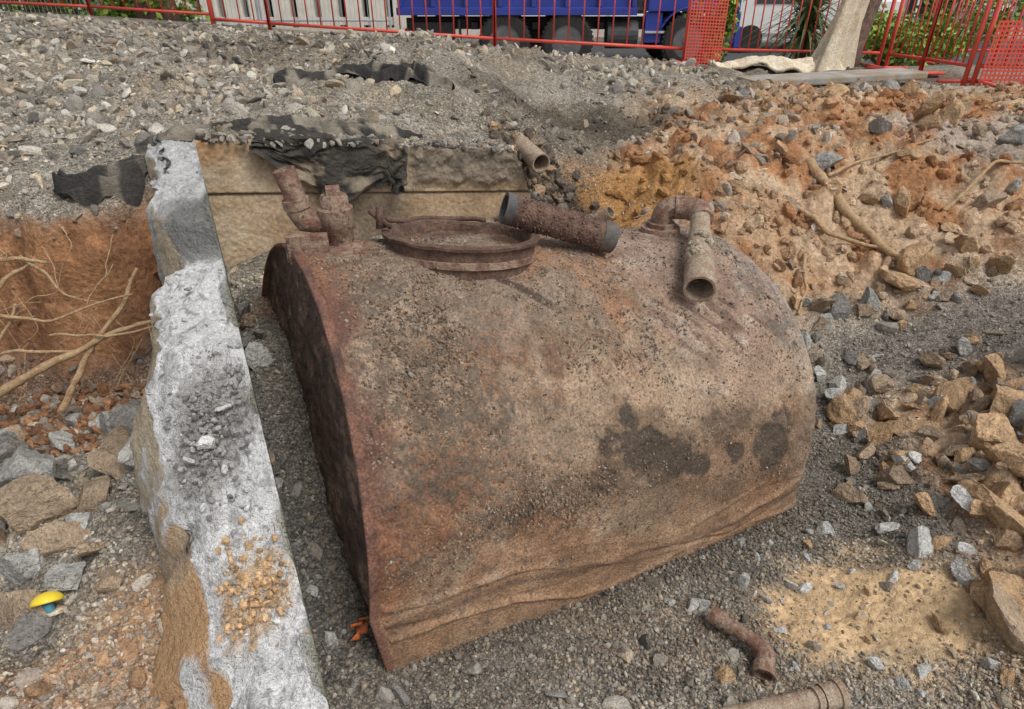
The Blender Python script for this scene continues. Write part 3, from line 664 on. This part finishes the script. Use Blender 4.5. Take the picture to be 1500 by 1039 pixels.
scatter("collar_dirt",T1,pos,rg.uniform(.003,.008,n),np.tile([.2,.14,.105],(n,1))*rg.uniform(.5,1.4,(n,1)),M_grit,rg,.7,False,tank)
g=Geo();pts=[]
for j in range(40):
    an=math.radians(75+j*3.2);rr_=.289+.010*math.sin(j*.5);pts.append(mc+mu*(.082+.045*float(sst(22,39,np.array(float(j)))))+(u*math.cos(an)+v*math.sin(an))*rr_)
g.tube(pts,[.010]*40,8,wob=.12,seed=2)
for k in (36,39): g.tube([pts[k]-mu*.035,pts[k]+mu*.04],[.013,.012],8)
g.tube([pts[38]+Vector((-.03,-.02,.03)),pts[38]+Vector((.03,.02,-.04))],[.009,.009],8)
g.obj("clamp_band",M_rustdk,tank,True)
g=Geo();bx=Vector((-.59,2.07,1.10))
g.tube([bx+Vector((0,0,-.05)),bx+Vector((0,0,.04))],[.075,.07],20,wob=.03,seed=1)
g.tube([bx+Vector((0,0,.035)),bx+Vector((0,0,.09)),bx+Vector((0,0,.10)),bx+Vector((0,0,.17)),bx+Vector((0,0,.175)),bx+Vector((0,0,.205)),bx+Vector((0,0,.215))],[.048,.048,.058,.058,.048,.046,.04],22,wob=.02,seed=4)
g.box(bx+Vector((0,0,.225)),(.045,.045,.03),Matrix.Rotation(.3,3,'Z'))
e=[bx+Vector((-.02,0,.12)),bx+Vector((-.07,-.005,.12)),bx+Vector((-.10,-.01,.13)),bx+Vector((-.12,-.012,.165)),bx+Vector((-.125,-.014,.22)),bx+Vector((-.145,-.016,.30))]
T=[(e[min(i+1,5)]-e[max(i-1,0)]).normalized() for i in range(6)]
e+=[e[5]+T[5]*.001,e[5]-T[5]*.05];T+=[T[5],T[5]]
g.tube(e,[.034,.036,.042,.038,.034,.036,.029,.027],20,T,cap=True,wob=.03,seed=6)
g.tube([bx+Vector((-.12,-.013,.175)),bx+Vector((-.124,-.014,.205))],[.045,.044],18,wob=.04,seed=8)
o=g.obj("vent_fitting",M_rust,tank);smooth_by_angle(o,50)
g=Geo();g.box((-.665,1.965,1.165),(.13,.03,.10),Matrix.Rotation(math.radians(8),3,'Z'));g.box((-.6,2.0,1.135),(.2,.1,.035),Matrix.Rotation(math.radians(20),3,'Z'))
g.box((-.735,2.0,1.15),(.02,.09,.06),Matrix.Rotation(math.radians(8),3,'Z'))
g.obj("lifting_bracket",M_rust,tank,False,.004)
g=Geo();fb=Vector((.66,2.72,.93))
g.tube([fb,fb+Vector((0,0,.06))],[.09,.085],24,wob=.03)
g.tube([fb+Vector((0,0,.055)),fb+Vector((0,0,.08))],[.06,.06],24)
pp=[fb+Vector((0,0,.05)),fb+Vector((0,0,.095)),fb+Vector((.012,0,.125)),fb+Vector((.04,-.005,.145)),fb+Vector((.085,-.015,.148))]
g.tube(pp,[.042,.046,.048,.047,.044],20,wob=.02)
el=[fb+Vector((.05,-.01,.148)),fb+Vector((.105,-.02,.148)),fb+Vector((.135,-.045,.145)),fb+Vector((.145,-.08,.14)),fb+Vector((.142,-.13,.13))]
g.tube(el,[.05,.051,.051,.05,.047],22,wob=.02)
o=g.obj("outlet_elbow",M_rust,tank);smooth_by_angle(o,50)
g=Geo()
a0=Vector(el[-2]);a1=Vector((.684,2.115,.952));ln=(a1-a0)
tt=[a0+ln*t for t in (0,.3,.32,.42,.44,.7,.72,1.0)];rd=[.04,.041,.047,.047,.043,.046,.056,.058]
d=ln.normalized();pts=tt+[a1,a1-d*.18];rd+=[.049,.046];T=[d]*len(pts)
g.tube(pts,rd,28,T,cap=False)
o=g.obj("outlet_pipe",M_pipe,tank);smooth_by_angle(o,50)
g=Geo();g.tube([a1-d*.14,a1-d*.15],[.047,.047],20);g.obj("pipe_bore",M_pipein,tank)
n=1100;t=rg.uniform(.42,.8,n);an=rg.uniform(0,2*math.pi,n);N0=d.orthogonal().normalized();N1=d.cross(N0)
pos=np.array([(a0+ln*float(tq)+(N0*math.cos(q)+N1*math.sin(q))*.047) for tq,q in zip(t,an)])
kk=fbm(pos[:,0]*20,pos[:,1]*14,pos[:,2]*20,3,9)>.03;pos=pos[kk]
scatter("pipe_crust",C2[:4],pos,rg.uniform(.004,.012,len(pos)),np.tile([.44,.37,.27],(len(pos),1))*rg.uniform(.6,1.25,(len(pos),1)),M_grit,rg,.8,True,tank)

lp=empty("rusty_pipe");p0=Vector((-.03,2.285,1.205));p1=Vector((.39,2.345,1.065));d=(p1-p0).normalized()
g=Geo();L=(p1-p0).length
ts=np.linspace(.03,L-.04,26);g.tube([p0+d*t for t in ts],[.057+.0025*math.sin(i*1.7) for i in range(26)],30,wob=.035,seed=11)
o=g.obj("pipe_body",M_rustdk,lp,True)
g=Geo();
for a_,b_,sg in ((0.,.035,-1),(L-.055,L,1)):
    A_=p0+d*a_;B_=p0+d*b_
    out=A_ if sg<0 else B_;inn=B_ if sg<0 else A_
    g.tube([inn,inn,out,out,out-(d*sg)*.05],[.05,.060,.059,.048,.046],28,[d]*5,cap=False,wob=.02)
o=g.obj("end_collars",M_grey,lp);smooth_by_angle(o,50)
g=Geo();g.tube([p0+d*.03,p0+d*.032],[.05,.05],20);g.tube([p1-d*.04,p1-d*.038],[.05,.05],20);g.obj("bore",M_pipein,lp)
n=900;t=rg.uniform(.05,L-.06,n);an=rg.uniform(0,6.28,n);N0=d.orthogonal().normalized();N1=d.cross(N0)
pos=np.array([(p0+d*float(tq)+(N0*math.cos(q)+N1*math.sin(q))*.0575) for tq,q in zip(t,an)])
scatter("rust_scabs",TG,pos,rg.uniform(.003,.007,n),np.tile([.16,.10,.08],(n,1))*rg.uniform(.5,1.6,(n,1)),M_grit,rg,.6,False,lp)
def hollow(g,a,b,r,wall=.15,n=20,depth=.1,bulge=0):
    a=Vector(a);b=Vector(b);d=(b-a).normalized()
    g.tube([a,b-d*bulge,b-d*bulge,b,b,b-d*min(depth,(b-a).length*.9)],[r,r,r*(1.15 if bulge else 1),r*(1.15 if bulge else 1),r*(1-wall),r*(1-wall)],n,[d]*6,cap=False)
g=Geo();hollow(g,(.33,2.62,1.03),(.41,2.57,1.10),.027);g.tube([(.33,2.62,.93),(.33,2.62,1.05)],[.032,.032],16);o=g.obj("brass_stub",M_pipe,tank);smooth_by_angle(o)
g=Geo();hollow(g,(-.0,4.1,1.10),(.17,3.72,1.03),.056,.14,24,.2);o=g.obj("drain_pipe",M_pipe);smooth_by_angle(o)
# broken elbow lying in the gravel (open ends)
g=Geo();zc=float(H(np.array([.75]),np.array([1.3]))[0])+.03;dy=.045
pts=[(.69,1.375+dy,zc+.015),(.795,1.28+dy,zc+.01),(.812,1.258+dy,zc+.008),(.817,1.235+dy,zc+.006),(.808,1.21+dy,zc+.004),(.797,1.19+dy,zc)]
g.tube(pts,[.025,.025,.030,.032,.030,.028],18,wob=.02)
hollow(g,(.803,1.205+dy,zc+.002),(.79,1.172+dy,zc-.004),.034,.2,18,.03);hollow(g,(.72,1.347+dy,zc+.014),(.68,1.384+dy,zc+.016),.030,.2,18,.03)
o=g.obj("broken_pipe_elbow",M_rust);smooth_by_angle(o,50)
# length of scrap pipe with a threaded socket at its end
g=Geo();zc=.095;oy=-.03
g.tube([(.42,1.05+oy,zc-.03),(.93,1.14+oy,zc)],[.029,.029],20,wob=.02);hollow(g,(.91,1.137+oy,zc),(.975,1.148+oy,zc+.004),.037,.3,20,.04,.02);g.tube([(.885,1.132+oy,zc),(.905,1.136+oy,zc)],[.034,.034],20)
o=g.obj("scrap_pipe",M_pipe);smooth_by_angle(o,50)

# ------------------------------------------------------------------ roots
g=Geo()
def root(pts,r0,r1,seed=0):
    P=np.array(pts,float);m=50;t=np.linspace(0,len(P)-1,m);Q=np.stack([np.interp(t,range(len(P)),P[:,k]) for k in range(3)],-1)
    for k in range(3): Q[:,k]+=.03*fbm(t*1.6+seed*7+k*31,t*0,oct=3,seed=seed)
    for _ in range(3): Q[1:-1]=(Q[:-2]+Q[1:-1]*2+Q[2:])/4
    g.tube([tuple(q) for q in Q],list(np.linspace(r0,r1,m)*(1+.22*vn(np.arange(m)*.7,np.zeros(m),seed=seed))),9)
root([(-2.35,2.2,.32),(-2.0,2.3,.5),(-1.72,2.42,.62),(-1.5,2.5,.66)],.022,.007,1)
root([(-1.95,2.25,.33),(-1.85,2.35,.5),(-1.68,2.48,.72),(-1.6,2.55,.85)],.015,.008,2)
root([(-2.5,2.5,.9),(-2.15,2.45,.93),(-1.95,2.5,.9)],.016,.006,3)
root([(-2.45,2.4,.68),(-2.15,2.45,.82),(-2.0,2.5,.93)],.014,.006,4)
root([(-1.98,2.38,.63),(-1.75,2.4,.62),(-1.45,2.45,.66)],.006,.004,5)
root([(-2.05,2.5,.95),(-1.9,2.45,.8),(-1.75,2.5,.72)],.007,.003,6)
root([(-2.4,2.28,.5),(-2.1,2.33,.56),(-1.8,2.42,.5)],.011,.004,7)
root([(-2.3,2.35,.75),(-1.98,2.38,.7),(-1.62,2.47,.78)],.009,.004,8)
root([(-2.3,2.25,.28),(-2.2,2.3,.5),(-2.1,2.42,.75)],.010,.005,9)
for i in range(26):
    x0=random.uniform(-2.6,-1.5);z0=random.uniform(.4,1.05);y0=2.55
    root([(x0,y0,z0),(x0+random.uniform(-.15,.15),y0-.1,z0-random.uniform(0,.2)),(x0+random.uniform(-.2,.2),y0-.15,z0-random.uniform(.1,.35))],.003,.001,10+i)
def hz(x,y,d=0): return (x,y,float(H(np.array([float(x)]),np.array([float(y)]))[0])+d)
root([hz(1.95,4.25,.03),hz(2.08,3.95,.05),hz(2.2,3.65,.05),hz(2.3,3.5,.03)],.035,.022,50)
root([hz(1.8,3.9,.03),hz(1.95,3.72,.07),hz(2.2,3.6,.03)],.02,.01,51)
root([hz(2.05,4.15,.03),hz(2.4,4.3,.06),hz(2.8,4.35,.03)],.014,.006,52)
root([hz(1.75,3.6,.02),hz(1.7,3.35,.05),hz(1.62,3.2,.02)],.012,.006,53)
root([hz(2.7,3.9,.02),hz(3.1,4.1,.08),hz(3.5,4.1,.03)],.015,.006,54)
o=g.obj("tree_roots",M_root,None,True)

# ------------------------------------------------------------------ small bits
pg=empty("survey_marker");b0=Vector(hz(-1.355,1.235,0))
g=Geo();g.tube([b0+Vector((.0,0,-.05)),b0+Vector((-.003,.0,.05))],[.012,.013],12);g.obj("peg",M_teal,pg,True)
g=Geo();R=.042;V=[];ax_=Vector((-.25,.62,.75)).normalized();u=ax_.orthogonal().normalized();v=ax_.cross(u);cc_=b0+Vector((0,.0,.055))
for i in range(9):
    a_=i/8*math.pi/2
    for j in range(28):
        q=2*math.pi*j/28;V.append(cc_+(u*math.cos(q)+v*math.sin(q))*R*math.cos(a_)+ax_*R*.75*math.sin(a_))
F=[]
for i in range(8):
    for j in range(28):
        k=(j+1)%28;F.append((i*28+j,i*28+k,(i+1)*28+k,(i+1)*28+j))
g.add(V,F);o=g.obj("cap",M_yel,pg,True);so=o.modifiers.new("s",'SOLIDIFY');so.thickness=.006
g=Geo();c0=Vector((-.455,1.235,.225));V=[];n=14
for i in range(n):
    for j in range(n):
        u_,w_=i/(n-1)-.5,j/(n-1)-.5;V.append(c0+Vector((.028*u_+.015*w_,.03*u_,.08*w_+.02))+Vector((.012*math.sin(9*u_+7*w_),.012*math.cos(8*w_),0)))
g.add(V,[(i*n+j,i*n+j+1,(i+1)*n+j+1,(i+1)*n+j) for i in range(n-1) for j in range(n-1)]);g.obj("orange_rag",M_orange,None,True)

g=Geo();R=Matrix.Rotation(math.radians(10),3,'Z')@Matrix.Rotation(math.radians(-1.5),3,'Y')
g.box((3.22,6.92,1.13),(1.85,.42,.07),R);g.obj("kerb_slab",M_pave,None,False,.015)
st=empty("tree_stump");sb=Vector(hz(3.72,8.2,-.08))
V=[];nh,na=40,36
for i in range(nh):
    t=i/(nh-1)
    for j in range(na):
        q=2*math.pi*j/na
        rad=(.15+.13*(1-t)**4)*(1+.25*math.sin(3*q+1+t*3)+.15*math.sin(8*q+3*t)+.07*math.sin(17*q+9*t))
        rad*= (1-.3*t)
        topz_=1.5 if i<nh-1 else 1.5+.25*math.sin(5*q)
        V.append(sb+Vector((rad*1.0*math.cos(q)+.28*t,rad*.7*math.sin(q),topz_*t)))
g=Geo();g.add(V,[(i*na+j,i*na+(j+1)%na,(i+1)*na+(j+1)%na,(i+1)*na+j) for i in range(nh-1) for j in range(na)])
for i in range(14):
    a_=random.uniform(2.2,6.4);g.tube([sb+Vector((.03*math.cos(a_),.02,.3)),sb+Vector((.2*math.cos(a_),.16*math.sin(a_),.1)),sb+Vector((.38*math.cos(a_),.3*math.sin(a_),.04))],[.04,.04,.008],6,wob=.2,seed=i+50)
g.obj("torn_trunk",M_wood,st,True)
g=Geo();g.tube([sb+Vector((.28,.15,0)),sb+Vector((.32,.15,.35)),sb+Vector((.42,.15,.8)),sb+Vector((.6,.2,1.4))],[.17,.13,.1,.09],12,wob=.12,seed=3);g.obj("bark",M_bark,st,True)
n_=50;m_=14;V=[]
for i in range(n_):
    for j in range(m_):
        t=i/(n_-1);q=j/(m_-1)-.5
        x_=2.3+1.15*t;y_=8.05+q*.5*math.sin(math.pi*min(.97,max(.06,t)))**.6+.1*math.sin(5*t)
        V.append(Vector(hz(x_,y_,.07+.05*math.sin(7*t)*q+.06*math.sin(q*9+t*4)*.4)))
g=Geo();g.add(V,[(i*m_+j,i*m_+j+1,(i+1)*m_+j+1,(i+1)*m_+j) for i in range(n_-1) for j in range(m_-1)])
o=g.obj("torn_bark_slab",M_wood,None,True);so=o.modifiers.new("s",'SOLIDIFY');so.thickness=.03

# ------------------------------------------------------------------ fences
def panel(g,a,b,h=1.05,low=.17,bars=.115,foot=True):
    a=Vector(a);b=Vector(b);d=b-a;L=d.length;n=int(L/bars)
    for p in (a,b): g.tube([p+Vector((0,0,-.1)),p+Vector((0,0,h+.05))],[.024,.024],10)
    g.tube([a+Vector((0,0,low)),b+Vector((0,0,low))],[.019,.019],8);g.tube([a+Vector((0,0,h)),b+Vector((0,0,h))],[.019,.019],8)
    for i in range(1,n):
        p=a+d*(i/n);g.tube([p+Vector((0,0,low)),p+Vector((0,0,h))],[.009,.009],6)
    if foot:
        nrm=Vector((-d.y,d.x,0)).normalized()
        for p in (a+d*.04,b-d*.04): g.beam(p-nrm*.25+Vector((0,0,.02)),p+nrm*.25+Vector((0,0,.02)),.05,.03)
runs=[[(-7.6,10.0,1.6),(-5.8,9.9,1.53),(-4.05,9.7,1.44)],[(-3.9,9.3,1.40),(-3.1,9.1,1.36),(-.216,8.8,1.2),(2.16,8.75,1.09)],[(2.4,8.8,1.08),(4.7,8.9,1.03)],[(4.7,8.7,1.03),(4.68,7.9,1.05),(4.66,7.05,1.06)],[(4.72,7.0,1.06),(6.6,6.8,1.05)],[(6.0,10.2,.95),(8.2,10.0,1.0)]]
for k,rn in enumerate(runs):
    g=Geo()
    for a_,b_ in zip(rn[:-1],rn[1:]): panel(g,a_,b_,bars=.17 if k<2 else .115)
    g.obj("safety_barrier",M_red,None,True)
def netting(name,a,b,z0,z1,step=.045,w=.01):
    g=Geo();a=Vector(a);b=Vector(b);d=b-a;n=int(d.length/step)
    for i in range(n+1):
        p=a+d*(i/n);g.beam(p+Vector((0,0,z0)),p+Vector((0,0,z1)),w,w*.4)
    m=int((z1-z0)/step)
    for j in range(m+1):
        z=z0+(z1-z0)*j/m;g.beam(a+Vector((0,0,z)),b+Vector((0,0,z)),w*.4,w)
    g.obj(name,M_redp)
netting("plastic_netting",(2.15,8.65,1.02),(2.6,8.7,1.0),.0,1.0,.035,.014)
netting("plastic_netting",(4.75,6.95,1.03),(6.5,6.75,1.03),.0,.6,.04,.016)
g=Geo()
for k in range(3):
    a_=Vector((-8.6+k*2.2,12.0,.45));b_=a_+Vector((2.15,0.0,0))
    for z in (.1,1.0,1.9): g.tube([a_+Vector((0,0,z)),b_+Vector((0,0,z))],[.018,.018],6)
    for p in (a_,b_): g.tube([p,p+Vector((0,0,2))],[.02,.02],6)
    for i in range(1,30): p=a_+(b_-a_)*(i/30);g.tube([p+Vector((0,0,.1)),p+Vector((0,0,1.9))],[.004,.004],4)
g.obj("wire_fence",M_galv)

# ------------------------------------------------------------------ street, kerb
g=Geo();g.box((0,19,.402),(160,9,.004));g.obj("road",M_asph)
g=Geo();g.box((0,13.4,.45),(160,2.0,.14));g.obj("pavement",M_pave,None,False,.02)
g=Geo();g.box((0,26.5,.46),(160,6,.16));g.obj("pavement",M_pave,None,False,.02)
# ------------------------------------------------------------------ truck
tr=empty("blue_dump_truck");TX,TY,TZ=0,16.0,.41
def wheel(g,gh,cx,cy,r=.54,w=.3):
    c=Vector((cx,cy,TZ+r));ax=Vector((0,1,0))
    pr=[(-w/2,r*.6),(-w/2,r*.9),(-w/2+.03,r*.985),(-w/4,r),(0,r),(w/4,r),(w/2-.03,r*.985),(w/2,r*.9),(w/2,r*.6)]
    g.tube([c+ax*p[0] for p in pr],[p[1] for p in pr],40,[ax]*9,cap=False)
    for k in range(36):
        a_=2*math.pi*k/36;g.box(c+Vector((math.cos(a_)*r,0,math.sin(a_)*r)),(.04,w*.9,.03),Matrix.Rotation(-a_+math.pi/2,3,'Y'))
    gh.tube([c-ax*w*.42,c-ax*w*.2,c-ax*w*.15,c-ax*w*.45],[r*.6,r*.56,r*.3,r*.2],28,[ax]*4)
    for k in range(10):
        a_=2*math.pi*k/10;q=c+Vector((math.cos(a_)*r*.4,-w*.2,math.sin(a_)*r*.4));gh.tube([q,q-ax*.04],[.018,.018],6)
g=Geo();gh=Geo()
for wx in (-.15,1.16,3.7):
    for wy in (-1.08,.95): wheel(g,gh,wx,TY+wy)
g.obj("tyres",M_tyre,tr);gh.obj("hubs",M_hub,tr)
g=Geo();g.box((1.,TY-.4,TZ+.85),(6.6,.12,.22));g.box((1.,TY+.4,TZ+.85),(6.6,.12,.22))
for xx in (-2.,-.8,.5,1.9,2.7): g.box((xx,TY,TZ+.82),(.15,1.6,.14))
g.box((-1.1,TY-.98,TZ+.65),(.04,.3,.6));g.box((-2.2,TY,TZ+.7),(.1,2.2,.16))
g.tube([(2.0,TY-.9,TZ+.66),(2.65,TY-.9,TZ+.66)],[.27,.27],20)
g.box((-1.7,TY-.6,TZ+.72),(.9,.6,.35))
g.box((.5,TY+.3,TZ+.55),(1.0,1.2,.5))
g.obj("chassis",M_chas,tr,False,.01)
g=Geo()
g.box((.1,TY,TZ+1.85),(4.9,2.3,1.6));g.box((.1,TY-1.2,TZ+2.62),(5.0,.1,.12));g.box((.1,TY-1.2,TZ+1.1),(4.95,.12,.14))
for xx in np.linspace(-2.3,2.5,8): g.box((xx,TY-1.2,TZ+1.86),(.09,.1,1.36))
g.obj("tipper_body",M_blue,tr,False,.01)
g=Geo();g.box((3.75,TY,TZ+1.85),(1.9,2.4,1.5));g.box((2.95,TY-1.0,TZ+.8),(.35,.3,.56));g.box((4.5,TY-1.0,TZ+.8),(.5,.3,.6));g.box((4.75,TY,TZ+.62),(.15,2.35,.4))
pts=[(3.7+.66*math.cos(a_),TY-1.05,TZ+.52+.66*math.sin(a_)) for a_ in np.linspace(.2,math.pi-.2,14)]
for a_,b_ in zip(pts[:-1],pts[1:]): g.beam(a_,b_,.44,.03)
g.obj("cab",M_blue,tr,False,.03)
g=Geo();g.box((3.8,TY-1.205,TZ+2.25),(1.1,.02,.55));g.box((4.705,TY,TZ+2.2),(.02,2.0,.65));g.obj("cab_windows",M_glass,tr)
g=Geo();
for zz in (.45,.72): g.box((2.98,TY-1.17,TZ+zz),(.4,.08,.04))
g.box((4.84,TY-.8,TZ+.7),(.02,.35,.16));g.obj("steps_and_lights",M_galv,tr)

# ------------------------------------------------------------------ buildings
def building(name,x0,x1,y0,y1,h,wallm,bays,storey=3.4,col=False,base=.5):
    e=empty(name);g=Geo();g.box(((x0+x1)/2,(y0+y1)/2+.6,base+h/2),(x1-x0,y1-y0-1.2,h))
    g.obj("core",M_glass,e);g=Geo();bw=(x1-x0)/bays
    for i in range(bays+1):
        w=.55 if not col else .7
        g.box((x0+i*bw,y0,base+h/2),(w,.5,h))
    nfl=int(h/storey)
    for k in range(nfl+1): g.box(((x0+x1)/2,y0+.05,base+min(h-.3,k*storey)+ (.25 if k==0 else 0)),(x1-x0+.3,.42,.55 if k else .3))
    g.obj("piers_and_bands",wallm,e,False,.02);g=Geo()
    for i in range(bays):
        for j in (1,2):
            xx=x0+i*bw+bw*j/3;g.box((xx,y0+.28,base+h/2),(.07,.08,h-.4))
        for k in range(nfl): g.box((x0+(i+.5)*bw,y0+.28,base+k*storey+2.3),(bw-.5,.07,.07))
    g.obj("window_frames",M_white,e);return e
building("stone_building",-13.5,-1.6,30,42,12,M_stonew,12,3.8,True)
building("brick_shop",-34,-15,30,42,10,M_dgrey,8)
building("white_office",0,14.5,34,46,14,M_white,6)
ob=building("grey_office_building",16,40,30,42,13,M_dgrey,8)
g=Geo();g.box((20.6,29.6,1.15),(5.0,.1,1.9));g.obj("sign_panel",M_dgrey,ob)
def text(body,loc,size,mat,parent,rot=0):
    c=bpy.data.curves.new("lettering",'FONT');c.body=body;c.size=size;c.extrude=.01;c.align_x='LEFT';c.materials.append(mat)
    o=bpy.data.objects.new("lettering",c);COLL.objects.link(o);o.location=loc;o.rotation_euler=(math.radians(90),0,rot);o.parent=parent;return o
text("Auckland",(18.5,29.5,1.15),.56,M_white,ob);text("inc",(19.9,29.5,.6),.5,M_white,ob)
g=Geo()
for k in range(12):
    a_=2*math.pi*k/12;g.beam((21.4+.12*math.cos(a_),29.5,1.1+.12*math.sin(a_)),(21.4+.32*math.cos(a_),29.5,1.1+.32*math.sin(a_)),.03,.05)
g.obj("round_mark",M_white,ob)
va=empty("white_van");g=Geo();g.box((7.6,20,1.6),(3.6,1.9,1.6));g.box((9.8,20,1.25),(1.1,1.85,.9));g.box((7.9,20,.78),(4.6,1.8,.3));g.obj("body",M_white,va,False,.08)
g=Geo();g.box((9.2,19.04,1.75),(.7,.02,.5));g.box((7.4,19.04,1.8),(2.,.02,.45));g.obj("windows",M_glass,va)
g=Geo()
for wx in (6.4,9.7): g.tube([(wx,19.0,.74),(wx,19.25,.74)],[.34,.34],24)
g.obj("wheels",M_tyre,va)

# ------------------------------------------------------------------ plants
def shrub(name,c,rx,ry,rz,n,leaf=.07,seed=0,mat=None):
    r_=np.random.default_rng(seed);cl=r_.normal(size=(14,3))*np.array([rx,ry,rz])*.55
    k=r_.integers(0,14,n);p=cl[k]+r_.normal(size=(n,3))*np.array([rx,ry,rz])*.25+np.array(c)
    R=randrot(n,r_);q=np.array([[-.5,0,0],[0,.28,.06],[.5,0,0],[0,-.28,.06]])
    s=leaf*r_.uniform(.6,1.4,n);P=np.einsum('nij,vj->nvi',R,q)*s[:,None,None]+p[:,None,:]
    F=np.arange(n*4).reshape(n,4);o=npmesh(name,P.reshape(-1,3),F,mat or M_leaf);
    g=Geo()
    for i in range(14): g.tube([(c[0],c[1],c[2]-rz*1.3),tuple(np.array(c)+cl[i]*.5+np.array([0,0,-rz*.3])),tuple(np.array(c)+cl[i])],[.03,.015,.006],5)
    b=g.obj("stems",M_bark);b.parent=o;return o
shrub("shrub",(5.3,9.8,1.3),.55,.35,.35,3000,.09,1)
shrub("shrub",(2.85,9.6,1.5),.2,.3,.5,1500,.08,2)
shrub("shrub",(7.,11.4,1.5),.7,.4,.5,2200,.09,4)
shrub("shrub",(-5.4,10.4,1.7),.4,.3,.35,2000,.09,3)
shrub("shrub",(-8.,12.5,1.9),1.6,.6,.7,4000,.1,6)
tt_=empty("garden_tree");g=Geo();g.tube([(-5.0,10.2,1.2),(-5.05,10.2,2.0),(-4.9,10.3,3.2),(-5.0,10.3,4.2)],[.3,.25,.2,.12],14,wob=.08)
for i in range(9):
    a_=i*.7;g.tube([(-4.95,10.3,2.8+.15*i),(-4.95+.8*math.cos(a_),10.3+.8*math.sin(a_),3.6+.15*i),(-4.95+1.5*math.cos(a_),10.3+1.5*math.sin(a_),4.2+.2*i)],[.07,.05,.02],7)
g.obj("trunk",M_bark,tt_,True)
o=shrub("crown",(-5,10.3,4.9),2.0,2.0,1.0,6000,.14,8);o.parent=tt_
fl=empty("cabbage_tree");g=Geo();fc=Vector((3.85,9.3,.85));V=[]
g.tube([fc,fc+Vector((0,0,.9))],[.08,.06],8);g.obj("stem",M_bark,fl)
g=Geo()
for i in range(340):
    a_=random.uniform(0,6.28);el_=random.uniform(-.4,1.45);L_=random.uniform(.5,.95);d=Vector((math.cos(a_)*math.cos(el_),math.sin(a_)*math.cos(el_),math.sin(el_)))
    sd=d.cross(Vector((0,0,1))).normalized();b_=fc+Vector((0,0,random.uniform(.4,.9)));V=[]
    for k in range(6):
        t=k/5;p=b_+d*L_*t+Vector((0,0,-.45*t*t*L_*math.cos(el_)));w=.02*(1-t**2)+.001;V+= [p-sd*w,p+sd*w]
    g.add(V,[(2*k,2*k+1,2*k+3,2*k+2) for k in range(5)])
me=g.obj("leaves",M_flax,fl)

# ------------------------------------------------------------------ light
w=bpy.data.worlds.new("World");SC.world=w;w.use_nodes=True;nt=w.node_tree;bg=nt.nodes['Background']
sky=nt.nodes.new('ShaderNodeTexSky');sky.sky_type='NISHITA';sky.sun_disc=False
EL=math.radians(58);AZ=math.radians(130)
sky.sun_elevation=EL;sky.sun_rotation=AZ;sky.dust_density=3
hs=nt.nodes.new('ShaderNodeHueSaturation');hs.inputs['Saturation'].default_value=.25
nt.links.new(sky.outputs[0],hs.inputs['Color']);nt.links.new(hs.outputs[0],bg.inputs[0]);bg.inputs[1].default_value=.15
ld=bpy.data.lights.new("sun",'SUN');ld.energy=1.8;ld.angle=math.radians(26);ld.color=(1,.965,.91)
lo=bpy.data.objects.new("sun",ld);COLL.objects.link(lo)
sd=Vector((math.sin(AZ)*math.cos(EL),math.cos(AZ)*math.cos(EL),math.sin(EL)))
lo.rotation_euler=sd.to_track_quat('Z','Y').to_euler()
SC.view_settings.view_transform='Standard';SC.view_settings.look='None';SC.view_settings.exposure=0
cd=bpy.data.cameras.new("camera");cam=bpy.data.objects.new("camera",cd);COLL.objects.link(cam)
cd.sensor_fit='HORIZONTAL';cd.sensor_width=36;cd.lens=36*926/1500;cd.clip_start=.05;cd.clip_end=2000
cam.location=(0,0,1.9);cam.rotation_euler=(math.radians(60),0,0);SC.camera=cam
